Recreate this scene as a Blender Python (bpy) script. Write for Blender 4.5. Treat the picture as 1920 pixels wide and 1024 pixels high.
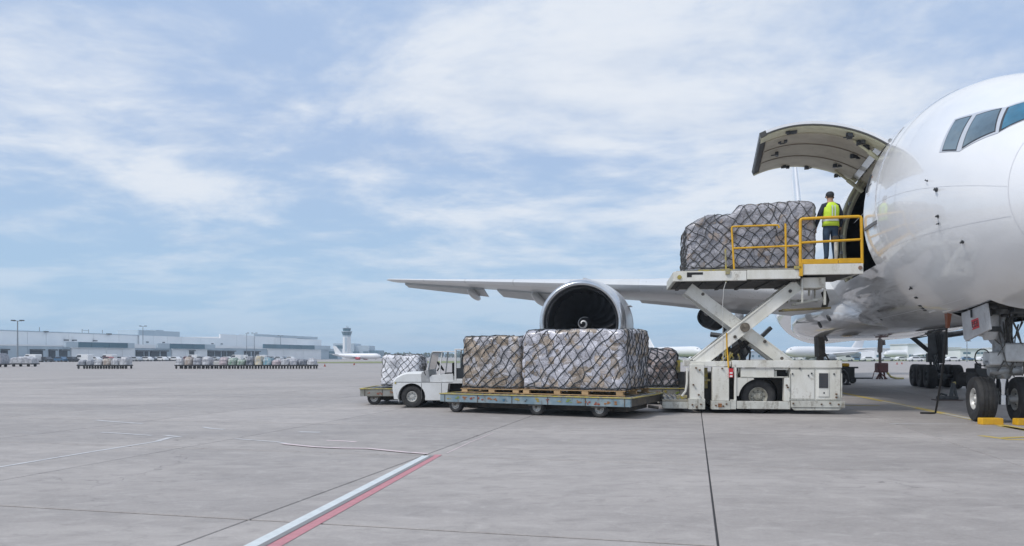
import bpy, bmesh, math, random
from math import radians as R, sin, cos, pi, sqrt, atan2, tan
from mathutils import Vector, Matrix, noise

for o in list(bpy.data.objects):
    bpy.data.objects.remove(o)
SC = bpy.context.scene
COL = SC.collection
random.seed(7)

# ------------------------------------------------------------------ camera
FPX, HPY, HC = 1422.0, 668.0, 1.55          # focal length in pixels of the 1920 wide photo, horizon row, eye height
cam = bpy.data.cameras.new('camera')
cam.sensor_width = 36.0
cam.lens = FPX / 1920 * 36
cam.shift_y = (HPY - 512) / 1920
cam.clip_start = 0.1
cam.clip_end = 9000
camo = bpy.data.objects.new('camera', cam)
COL.objects.link(camo)
camo.location = (0, 0, HC)
camo.rotation_euler = (R(90), 0, 0)
SC.camera = camo

# ------------------------------------------------------------------ colour management
SC.view_settings.view_transform = 'Standard'
SC.view_settings.look = 'None'
SC.view_settings.exposure = -0.04
SC.view_settings.gamma = 1.0
SC.view_settings.use_curve_mapping = False
SC.cycles.use_denoising = True
SC.cycles.max_bounces = 8
SC.cycles.volume_bounces = 0
HAZE = 0.00050

# ------------------------------------------------------------------ sun
SUN_EL, SUN_AZ = R(52), R(-118)   # azimuth measured from +Y clockwise: the sun is high, left of and a little behind the camera
sun = bpy.data.lights.new('sun', 'SUN')
sun.energy = 2.5
sun.angle = R(12)
sun.color = (1.0, 0.965, 0.92)
suno = bpy.data.objects.new('sun', sun)
COL.objects.link(suno)
sd = Vector((sin(SUN_AZ) * cos(SUN_EL), cos(SUN_AZ) * cos(SUN_EL), sin(SUN_EL)))
suno.rotation_euler = sd.to_track_quat('Z', 'Y').to_euler()
suno.location = sd * 60

# ------------------------------------------------------------------ node helpers
class NT:
    def __init__(s, tree):
        s.t = tree; s.n = tree.nodes; s.l = tree.links
    def new(s, typ, **kw):
        n = s.n.new(typ)
        for k, v in kw.items():
            setattr(n, k, v)
        return n
    def put(s, sock, v):
        if hasattr(v, 'is_linked') or hasattr(v, 'links'):
            s.l.new(v, sock)
        else:
            if sock.type == 'RGBA' and len(v) == 3:
                v = (*v, 1)
            sock.default_value = v
    def math(s, op, a, b=0.0, c=None, clamp=False):
        n = s.new('ShaderNodeMath', operation=op, use_clamp=clamp)
        s.put(n.inputs[0], a); s.put(n.inputs[1], b)
        if c is not None: s.put(n.inputs[2], c)
        return n.outputs[0]
    def ramp(s, v, a, b, smooth=True):
        n = s.new('ShaderNodeMapRange', interpolation_type='SMOOTHSTEP' if smooth else 'LINEAR', clamp=True)
        s.put(n.inputs['Value'], v); s.put(n.inputs['From Min'], a); s.put(n.inputs['From Max'], b)
        return n.outputs['Result']
    def mix(s, f, a, b, blend='MIX'):
        n = s.new('ShaderNodeMix', data_type='RGBA', blend_type=blend)
        s.put(n.inputs[0], f); s.put(n.inputs[6], a); s.put(n.inputs[7], b)
        return n.outputs[2]
    def mapping(s, vec, scale=(1, 1, 1), loc=(0, 0, 0), rot=(0, 0, 0)):
        n = s.new('ShaderNodeMapping')
        s.put(n.inputs['Vector'], vec)
        n.inputs['Scale'].default_value = scale; n.inputs['Location'].default_value = loc; n.inputs['Rotation'].default_value = rot
        return n.outputs[0]
    def noise(s, vec, scale, detail=4, rough=0.55, dist=0.0, out='Fac'):
        n = s.new('ShaderNodeTexNoise')
        s.put(n.inputs['Vector'], vec)
        n.inputs['Scale'].default_value = scale; n.inputs['Detail'].default_value = detail
        n.inputs['Roughness'].default_value = rough; n.inputs['Distortion'].default_value = dist
        return n.outputs[out]
    def sep(s, vec):
        n = s.new('ShaderNodeSeparateXYZ'); s.put(n.inputs[0], vec); return n.outputs
    def comb(s, x, y, z):
        n = s.new('ShaderNodeCombineXYZ'); s.put(n.inputs[0], x); s.put(n.inputs[1], y); s.put(n.inputs[2], z); return n.outputs[0]

# ------------------------------------------------------------------ world: Nishita sky behind broken stratus
W = bpy.data.worlds.new('World')
SC.world = W
W.use_nodes = True
w = NT(W.node_tree)
w.n.clear()
SKY_S = 0.10
sky = w.new('ShaderNodeTexSky', sky_type='NISHITA', sun_disc=False)
sky.sun_elevation = SUN_EL
sky.sun_rotation = SUN_AZ
sky.air_density = 1.0; sky.dust_density = 2.0; sky.ozone_density = 1.5
dirv = w.new('ShaderNodeTexCoord').outputs['Generated']
dx, dy, dz = w.sep(dirv)
up = w.math('MAXIMUM', dz, 0.0)
den = w.math('ADD', up, 0.15)
px = w.math('DIVIDE', dx, den)
py = w.math('DIVIDE', dy, den)
pl = w.comb(px, py, 0.0)
big = w.noise(w.mapping(pl, (0.50, 0.62, 1), (3.1, 1.7, 0)), 1.0, 3, 0.5, 0.3)
mid = w.noise(w.mapping(pl, (1.0, 1.15, 1), (7.3, 4.1, 0), (0, 0, 0.3)), 1.05, 10, 0.60, 0.35)
fine = w.noise(w.mapping(pl, (1.6, 2.2, 1), (2.2, 9.4, 0), (0, 0, 0.35)), 3.0, 8, 0.62, 0.3)
f = w.math('ADD', w.math('MULTIPLY', mid, 0.70), w.math('MULTIPLY', fine, 0.17))
f = w.math('ADD', f, w.math('MULTIPLY', big, 0.28))
cl = w.ramp(f, 0.480, 0.650)                      # cloud brightness
core = w.ramp(f, 0.58, 0.72)
V = 1.0 / SKY_S
veil_hi = (0.455 * V, 0.60 * V, 0.855 * V)          # grey-blue undersides overhead
veil_lo = (0.43 * V, 0.645 * V, 0.875 * V)          # pale blue towards the horizon
grad = w.ramp(dz, 0.02, 0.30)
veil = w.mix(grad, veil_lo, veil_hi)
base = w.mix(0.90, sky.outputs[0], veil)
white = (0.86 * V, 0.905 * V, 0.97 * V)
amt = w.math('MULTIPLY', cl, w.math('ADD', w.math('MULTIPLY', w.ramp(dz, 0.03, 0.22), 0.56), 0.24))
c1 = w.mix(amt, base, white)
c2 = w.mix(w.math('MULTIPLY', core, w.math('MULTIPLY', w.ramp(dz, 0.05, 0.25), 0.34)), c1, (0.93 * V, 0.95 * V, 0.98 * V))
gl = w.noise(w.mapping(pl, (0.8, 1.1, 1), (1.3, 6.6, 0), (0, 0, -0.2)), 1.0, 8, 0.6, 0.3)
c2 = w.mix(w.math('MULTIPLY', w.ramp(gl, 0.50, 0.72), w.math('MULTIPLY', w.ramp(dz, 0.04, 0.22), 0.60)), c2, (0.43 * V, 0.555 * V, 0.77 * V))
below = w.mix(w.ramp(dz, -0.05, 0.0), (0.34 * V, 0.36 * V, 0.4 * V), c2)
bg = w.new('ShaderNodeBackground')
bg.inputs['Strength'].default_value = SKY_S
w.l.new(below, bg.inputs['Color'])
w.l.new(bg.outputs[0], w.new('ShaderNodeOutputWorld').inputs['Surface'])

# ------------------------------------------------------------------ materials
MATS = {}
def M(name, col, rough=0.5, metal=0.0, col2=None, scale=3.0, amt=0.5, stretch=(1, 1, 1), grime=0.0, gcol=(0.16, 0.11, 0.07),
      gscale=2.0, bump=0.0, bscale=40.0, coat=0.0, spec=0.5, coords='Object', vary=0.0):
    if name in MATS: return MATS[name]
    m = bpy.data.materials.new(name); m.use_nodes = True
    t = NT(m.node_tree); b = t.n['Principled BSDF']
    tc = t.new('ShaderNodeTexCoord').outputs[coords]
    c = (*col, 1)
    if col2 is not None:
        nz = t.noise(t.mapping(tc, stretch), scale, 5, 0.6)
        c = t.mix(t.math('MULTIPLY', t.ramp(nz, 0.35, 0.68), amt), col, col2)
    if grime > 0:
        g1 = t.noise(t.mapping(tc, (1.6, 1.6, 0.5)), gscale, 6, 0.65, 0.4)
        g2 = t.noise(tc, gscale * 7, 4, 0.7)
        gm = t.ramp(t.math('ADD', t.math('MULTIPLY', g1, 0.7), t.math('MULTIPLY', g2, 0.3)), 0.62 - 0.14 * grime, 0.78 - 0.1 * grime)
        c = t.mix(t.math('MULTIPLY', gm, min(1.0, 0.35 + 0.5 * grime)), c, gcol)
    if vary > 0:
        oi = t.new('ShaderNodeObjectInfo').outputs['Random']
        k = t.math('ADD', t.math('MULTIPLY', oi, vary), 1 - vary / 2)
        c = t.mix(1.0, c, t.comb(k, k, k), 'MULTIPLY')
    t.put(b.inputs['Base Color'], c)
    rn = t.noise(tc, scale * 3, 3, 0.6)
    t.put(b.inputs['Roughness'], t.math('ADD', t.math('MULTIPLY', rn, 0.16), rough - 0.08))
    b.inputs['Metallic'].default_value = metal
    b.inputs['Specular IOR Level'].default_value = spec
    if coat: b.inputs['Coat Weight'].default_value = coat; b.inputs['Coat Roughness'].default_value = 0.12
    if bump > 0:
        bn = t.new('ShaderNodeBump'); bn.inputs['Strength'].default_value = bump; bn.inputs['Distance'].default_value = 0.01
        t.put(bn.inputs['Height'], t.noise(tc, bscale, 4, 0.6)); t.put(b.inputs['Normal'], bn.outputs[0])
    MATS[name] = m
    return m

ALU = M('aluminium lip', (0.66, 0.68, 0.71), 0.24, 0.9, (0.5, 0.52, 0.55), 2, 0.5)
STEEL = M('bare steel', (0.42, 0.43, 0.45), 0.38, 0.8, (0.2, 0.19, 0.18), 6, 0.6)
GEAR = M('landing gear grey', (0.40, 0.42, 0.44), 0.4, 0.3, (0.14, 0.13, 0.12), 5, 0.7, grime=0.5, gcol=(0.05, 0.045, 0.04))
GEARW = M('landing gear white', (0.62, 0.64, 0.66), 0.35, 0.1, (0.4, 0.4, 0.4), 5, 0.5, grime=0.4, gcol=(0.09, 0.08, 0.07))
DARKG = M('dark gear metal', (0.075, 0.08, 0.085), 0.5, 0.3, (0.03, 0.03, 0.032), 5, 0.7)
CHROME = M('chrome oleo', (0.75, 0.77, 0.8), 0.18, 1.0)
BLACK = M('black void paint', (0.012, 0.012, 0.013), 0.7)
BLADE = M('fan blade', (0.04, 0.042, 0.047), 0.35, 0.5)
RUBBER = M('tyre rubber', (0.022, 0.022, 0.024), 0.75, 0.0, (0.05, 0.048, 0.045), 6, 0.6, bump=0.15)
RIMW = M('wheel rim white', (0.62, 0.62, 0.6), 0.4, 0.2, (0.35, 0.33, 0.3), 9, 0.6)
RIMD = M('wheel rim dirty', (0.45, 0.44, 0.38), 0.5, 0.2, (0.17, 0.15, 0.12), 12, 0.8)
LOADW = M('loader white paint', (0.76, 0.75, 0.70), 0.5, 0.0, (0.60, 0.58, 0.50), 2.2, 0.7, (1, 1, 0.4), grime=0.72, gcol=(0.2, 0.15, 0.09), gscale=2.6, bump=0.05)
LOADD = M('loader dirty white', (0.60, 0.60, 0.55), 0.55, 0.0, (0.42, 0.41, 0.36), 3, 0.7, (1, 1, 0.5), grime=0.95, gcol=(0.13, 0.10, 0.06), gscale=3.5, bump=0.08)
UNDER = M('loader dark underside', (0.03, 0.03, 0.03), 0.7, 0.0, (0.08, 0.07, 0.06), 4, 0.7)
TUGW = M('tug white paint', (0.74, 0.75, 0.75), 0.42, 0.0, (0.6, 0.6, 0.58), 2.5, 0.5, grime=0.4, gcol=(0.2, 0.17, 0.12), gscale=3, coat=0.2)
YELL = M('safety yellow', (0.72, 0.40, 0.015), 0.45, 0.0, (0.55, 0.30, 0.02), 5, 0.6, grime=0.35, gcol=(0.15, 0.1, 0.04), gscale=5)
YWORN = M('worn yellow edge', (0.45, 0.36, 0.06), 0.6, 0.0, (0.25, 0.24, 0.2), 9, 0.9, grime=0.6, gcol=(0.1, 0.08, 0.06), gscale=6)
CARTB = M('cart blue grey', (0.17, 0.25, 0.30), 0.5, 0.2, (0.31, 0.37, 0.39), 3.5, 0.8, (1, 1, 1), grime=0.95, gcol=(0.12, 0.09, 0.07), gscale=4, bump=0.06)
CARTG = M('cart weathered grey', (0.30, 0.30, 0.28), 0.55, 0.2, (0.2, 0.19, 0.16), 3.5, 0.8, grime=0.8, gcol=(0.13, 0.1, 0.06), gscale=4, bump=0.06)
CARTD = M('cart dark steel', (0.06, 0.058, 0.055), 0.6, 0.2, (0.14, 0.11, 0.08), 5, 0.7)
DECKM = M('cart deck steel', (0.40, 0.37, 0.30), 0.5, 0.3, (0.26, 0.24, 0.2), 4, 0.8, grime=0.6, gscale=5)
STUDR = M('red stop paint', (0.27, 0.06, 0.04), 0.5, 0.0, (0.3, 0.12, 0.06), 20, 0.8)
STUDO = M('orange stop paint', (0.33, 0.15, 0.05), 0.5, 0.0, (0.25, 0.12, 0.06), 20, 0.8)
STUDY = M('yellow stop paint', (0.42, 0.35, 0.08), 0.5, 0.0, (0.3, 0.22, 0.06), 20, 0.8)
STUDG = M('green stop paint', (0.22, 0.33, 0.06), 0.5, 0.0, (0.2, 0.2, 0.06), 20, 0.8)
STUDB = M('blue stop paint', (0.06, 0.17, 0.28), 0.5, 0.0, (0.1, 0.15, 0.16), 20, 0.8)
WOOD = M('pallet wood', (0.50, 0.33, 0.17), 0.75, 0.0, (0.33, 0.21, 0.10), 4, 0.8, (0.4, 6, 6), bump=0.2, bscale=30, vary=0.35)
ROPE = M('net rope dark', (0.028, 0.036, 0.046), 0.8, 0.0, (0.08, 0.085, 0.09), 8, 0.6)
ROPEG = M('net rope grey', (0.05, 0.052, 0.055), 0.8, 0.0, (0.11, 0.11, 0.11), 8, 0.6)
GLASSB = M('cockpit glass', (0.12, 0.185, 0.235), 0.06, 0.0, (0.055, 0.085, 0.11), 1.1, 0.9, spec=0.9)  # uneven blue-grey tone stands in for reflections in the panes
GLASSD = M('windscreen glass blue', (0.045, 0.20, 0.32), 0.06, 0.0, (0.02, 0.09, 0.15), 1.1, 0.9, spec=0.8)  # same uneven tone, reflections put into the glass colour
SEAL = M('window seal', (0.03, 0.035, 0.045), 0.5)
FRAMEG = M('window frame grey', (0.52, 0.55, 0.6), 0.35, 0.2)
PANELL = M('panel gap', (0.66, 0.67, 0.70), 0.4)
DOORIN = M('cargo door lining', (0.58, 0.53, 0.42), 0.6, 0.0, (0.44, 0.39, 0.30), 1.6, 0.8, grime=0.35, gcol=(0.1, 0.085, 0.06), gscale=2.5)
DOORRIB = M('primer green rib', (0.72, 0.69, 0.48), 0.5, 0.0, (0.60, 0.57, 0.40), 3, 0.7, grime=0.3, gscale=4)
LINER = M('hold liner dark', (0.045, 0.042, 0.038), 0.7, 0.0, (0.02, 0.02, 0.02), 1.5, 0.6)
VEST = M('hi-vis vest', (0.62, 0.84, 0.06), 0.7, 0.0, (0.46, 0.66, 0.04), 9, 0.6, bump=0.4, bscale=14)
REFL = M('reflective tape', (0.60, 0.64, 0.62), 0.35, 0.3)
NAVY = M('navy shirt', (0.012, 0.017, 0.035), 0.8, 0.0, (0.02, 0.028, 0.05), 8, 0.6, bump=0.4, bscale=18)
JEANS = M('blue jeans', (0.022, 0.045, 0.085), 0.8, 0.0, (0.045, 0.085, 0.14), 4, 0.8, bump=0.3, bscale=18)
SKIN = M('skin', (0.42, 0.25, 0.17), 0.55)
CAPM = M('black cap', (0.018, 0.02, 0.025), 0.75)
REDD = M('dark red equipment', (0.10, 0.022, 0.02), 0.6, 0.0, (0.04, 0.02, 0.02), 6, 0.7)
REDP = M('red plate', (0.55, 0.03, 0.04), 0.5)
WHITEP = M('white plate', (0.78, 0.78, 0.78), 0.5)
GUMM = M('black gum rubber', (0.02, 0.02, 0.02), 0.6)

def skin_paint():
    m = bpy.data.materials.new('aircraft white'); m.use_nodes = True
    t = NT(m.node_tree); b = t.n['Principled BSDF']
    tc = t.new('ShaderNodeTexCoord').outputs['Object']
    x, y, z = t.sep(tc)
    c = t.mix(t.ramp(t.noise(tc, 0.6, 4, 0.6), 0.35, 0.7), (0.77, 0.78, 0.80), (0.72, 0.73, 0.75))
    # soot and handling scuffs on the skin below and behind the cargo door
    reg = t.math('MULTIPLY', t.ramp(z, 4.1, 3.3), t.math('MULTIPLY', t.ramp(y, 0.0, 2.4), t.ramp(y, 11.0, 6.0)))
    reg = t.math('MULTIPLY', reg, t.ramp(x, -0.6, -1.6))
    st = t.noise(t.mapping(tc, (1.0, 0.22, 2.6)), 1.7, 6, 0.66, 0.5)
    st = t.ramp(st, 0.42, 0.66)
    c = t.mix(t.math('MULTIPLY', t.math('MULTIPLY', reg, st), 0.95), c, (0.13, 0.12, 0.115))
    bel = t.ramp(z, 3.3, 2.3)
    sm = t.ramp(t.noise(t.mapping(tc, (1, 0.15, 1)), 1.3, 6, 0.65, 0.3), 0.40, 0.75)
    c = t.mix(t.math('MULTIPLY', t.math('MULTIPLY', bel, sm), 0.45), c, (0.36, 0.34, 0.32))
    t.put(b.inputs['Base Color'], c)
    b.inputs['Roughness'].default_value = 0.28
    b.inputs['Coat Weight'].default_value = 1.0; b.inputs['Coat Roughness'].default_value = 0.04; b.inputs['Coat IOR'].default_value = 1.6
    bn = t.new('ShaderNodeBump'); bn.inputs['Strength'].default_value = 0.12; bn.inputs['Distance'].default_value = 0.02
    t.put(bn.inputs['Height'], t.noise(tc, 0.9, 2, 0.5)); t.put(b.inputs['Coat Normal'], bn.outputs[0])
    return m
ACW = skin_paint()
WINGG = M('wing grey paint', (0.60, 0.62, 0.63), 0.38, 0.0, (0.52, 0.53, 0.54), 0.5, 0.7, (1, 0.3, 1), grime=0.15, gcol=(0.3, 0.29, 0.27), gscale=0.8, coat=0.2)
NACEL = M('nacelle grey', (0.58, 0.60, 0.62), 0.32, 0.1, (0.52, 0.53, 0.55), 1.0, 0.6, coat=0.3)

def load_mat(name, film, card, cut, dark=1.0):
    m = bpy.data.materials.new(name); m.use_nodes = True
    t = NT(m.node_tree); b = t.n['Principled BSDF']
    tc = t.new('ShaderNodeTexCoord').outputs['Object']
    at = t.new('ShaderNodeAttribute', attribute_name='carton').outputs['Fac']
    wv = t.new('ShaderNodeVectorMath', operation='ADD')
    sc_ = t.new('ShaderNodeVectorMath', operation='SCALE'); t.put(sc_.inputs[0], t.noise(tc, 4.5, 4, 0.65, 0, 'Color')); sc_.inputs['Scale'].default_value = 0.26
    t.put(wv.inputs[0], tc); t.put(wv.inputs[1], sc_.outputs[0]); wp = wv.outputs[0]
    vc = t.new('ShaderNodeTexVoronoi', feature='F1'); vc.inputs['Scale'].default_value = 5.2; t.put(vc.inputs['Vector'], wp)
    cr, cg, cb = t.sep(vc.outputs['Color'])
    n1 = t.noise(tc, 2.4, 5, 0.6, 0.4)
    sel = t.math('ADD', t.math('ADD', t.math('MULTIPLY', at, 0.30), t.math('MULTIPLY', n1, 0.45)), t.math('MULTIPLY', cr, 0.25))
    k = t.ramp(sel, cut, cut + 0.10)
    # pulled film: bright ridges running across the bundle
    rid = t.noise(t.mapping(wp, (1.0, 1.0, 3.6), (0, 0, 0), (0.5, 0.4, 0)), 5.5, 7, 0.7, 1.0)
    streak = t.ramp(rid, 0.50, 0.64)
    cv = t.math('ADD', t.math('MULTIPLY', cg, 0.65), 0.55)
    c = t.mix(1.0, card, t.comb(cv, cv, cv), 'MULTIPLY')
    c = t.mix(t.math('MULTIPLY', streak, 0.50), c, film)
    fv = t.math('ADD', t.math('MULTIPLY', cb, 0.50), 0.60)
    f1 = t.mix(1.0, film, t.comb(fv, fv, t.math('ADD', fv, 0.03)), 'MULTIPLY')
    f2 = t.mix(t.math('MULTIPLY', t.ramp(rid, 0.52, 0.36), 0.75), f1, tuple(v * 0.55 * dark for v in film))  # film darkened in the bump troughs, fold shade put into the colour
    c = t.mix(k, f2, c)
    sp = t.ramp(t.noise(wp, 17, 4, 0.7), 0.58, 0.70)
    c = t.mix(t.math('MULTIPLY', sp, 0.25 / dark), c, tuple(v * 0.3 for v in card))
    t.put(b.inputs['Roughness'], t.math('ADD', t.math('MULTIPLY', k, 0.2), 0.26))
    b.inputs['Coat Weight'].default_value = 0.45; b.inputs['Coat Roughness'].default_value = 0.16
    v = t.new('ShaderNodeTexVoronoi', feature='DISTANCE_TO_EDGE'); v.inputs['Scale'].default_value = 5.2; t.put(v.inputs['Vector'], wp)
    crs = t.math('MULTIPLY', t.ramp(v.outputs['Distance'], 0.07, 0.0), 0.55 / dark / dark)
    c = t.mix(crs, c, tuple(q * 0.22 for q in card)); t.put(b.inputs['Base Color'], c)  # crease shade painted in as dark lines between the cells
    hgt = t.math('ADD', t.math('MULTIPLY', rid, 0.9), t.math('MULTIPLY', t.ramp(v.outputs['Distance'], 0.0, 0.16), 0.16))
    bn = t.new('ShaderNodeBump'); bn.inputs['Strength'].default_value = 0.6; bn.inputs['Distance'].default_value = 0.05
    t.put(bn.inputs['Height'], hgt); t.put(b.inputs['Normal'], bn.outputs[0])
    return m
LM_BROWN = load_mat('wrapped cartons brown', (0.52, 0.51, 0.53), (0.35, 0.275, 0.205), 0.39)
LM_SILV = load_mat('wrapped cartons silver', (0.62, 0.615, 0.66), (0.39, 0.31, 0.24), 0.515)
LM_GREY = load_mat('wrapped cartons grey', (0.42, 0.415, 0.44), (0.35, 0.275, 0.225), 0.545)
LM_WHITE = load_mat('wrapped cartons white', (0.88, 0.88, 0.90), (0.6, 0.58, 0.56), 0.80, 1.5)
LM_DUSK = load_mat('wrapped cartons dusky', (0.50, 0.46, 0.47), (0.34, 0.23, 0.18), 0.48)

def concrete(name, far=False):
    m = bpy.data.materials.new(name); m.use_nodes = True
    t = NT(m.node_tree); b = t.n['Principled BSDF']
    pos = t.new('ShaderNodeNewGeometry').outputs['Position']
    c0, c1 = (0.295, 0.280, 0.276), (0.395, 0.378, 0.372)
    a = t.ramp(t.noise(t.mapping(pos, (0.12, 0.3, 1)), 1.0, 6, 0.6, 0.4), 0.3, 0.7)
    c = t.mix(a, c0, c1)
    bl = t.ramp(t.noise(t.mapping(pos, (0.7, 1.6, 1)), 1.0, 7, 0.62, 0.5), 0.40, 0.72)
    c = t.mix(t.math('MULTIPLY', bl, 0.6), c, (0.262, 0.250, 0.248))
    mo = t.noise(t.mapping(pos, (1, 1.5, 1)), 2.6, 7, 0.72, 0.6)
    c = t.mix(t.math('MULTIPLY', t.ramp(mo, 0.50, 0.66), 0.60), c, (0.245, 0.234, 0.232))
    c = t.mix(t.math('MULTIPLY', t.ramp(mo, 0.48, 0.34), 0.45), c, (0.44, 0.425, 0.42))
    fi = t.noise(pos, 22, 5, 0.75)
    c = t.mix(t.math('MULTIPLY', t.ramp(fi, 0.45, 0.8), 0.40), c, (0.47, 0.455, 0.45))
    c = t.mix(t.math('MULTIPLY', t.ramp(t.noise(pos, 60, 3, 0.7), 0.54, 0.72), 0.5), c, (0.185, 0.178, 0.178))
    # old tyre and oil stains
    stn = t.ramp(t.noise(t.mapping(pos, (0.16, 0.5, 1), (4, 2, 0), (0, 0, 0.2)), 1.6, 6, 0.66, 0.8), 0.60, 0.76)
    c = t.mix(t.math('MULTIPLY', stn, 0.6), c, (0.16, 0.15, 0.15))
    # fine cracks in the surface
    wv = t.new('ShaderNodeVectorMath', operation='SCALE'); t.put(wv.inputs[0], t.noise(pos, 0.9, 4, 0.6, 0, 'Color')); wv.inputs['Scale'].default_value = 1.6
    ad = t.new('ShaderNodeVectorMath', operation='ADD'); t.put(ad.inputs[0], pos); t.put(ad.inputs[1], wv.outputs[0])
    vo = t.new('ShaderNodeTexVoronoi', feature='DISTANCE_TO_EDGE'); vo.inputs['Scale'].default_value = 0.16; t.put(vo.inputs['Vector'], ad.outputs[0])
    crk = t.math('MULTIPLY', t.ramp(vo.outputs['Distance'], 0.0022, 0.0008), t.ramp(t.noise(pos, 0.25, 2), 0.5, 0.6))
    c = t.mix(t.math('MULTIPLY', crk, 0.6), c, (0.14, 0.135, 0.135))
    if far:
        q = t.mapping(pos, (1, 1, 1), (0, 0, 0), (0, 0, R(13.5)))
        x, y, z = t.sep(q)
        for v_, per, off in ((x, 4.3, FX0), (y, 4.75, FY0)):
            d = t.math('ABSOLUTE', t.math('SUBTRACT', t.math('FRACT', t.math('DIVIDE', t.math('SUBTRACT', v_, off), per)), 0.5))
            ln = t.ramp(d, 0.496, 0.4985)
            c = t.mix(t.math('MULTIPLY', ln, 0.55), c, (0.13, 0.13, 0.135))
    else:
        oi = t.new('ShaderNodeObjectInfo').outputs['Random']
        k = t.math('ADD', t.math('MULTIPLY', oi, 0.15), 0.925)
        c = t.mix(1.0, c, t.comb(k, k, k), 'MULTIPLY')
    c = t.mix(1.0, c, (0.985, 0.955, 0.925), 'MULTIPLY')
    t.put(b.inputs['Base Color'], c)
    t.put(b.inputs['Roughness'], t.math('ADD', t.math('MULTIPLY', a, 0.15), 0.60))
    b.inputs['Specular IOR Level'].default_value = 0.35
    bn = t.new('ShaderNodeBump'); bn.inputs['Strength'].default_value = 0.25; bn.inputs['Distance'].default_value = 0.006
    t.put(bn.inputs['Height'], t.math('ADD', fi, t.noise(pos, 120, 3, 0.7))); t.put(b.inputs['Normal'], bn.outputs[0])
    return m

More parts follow.
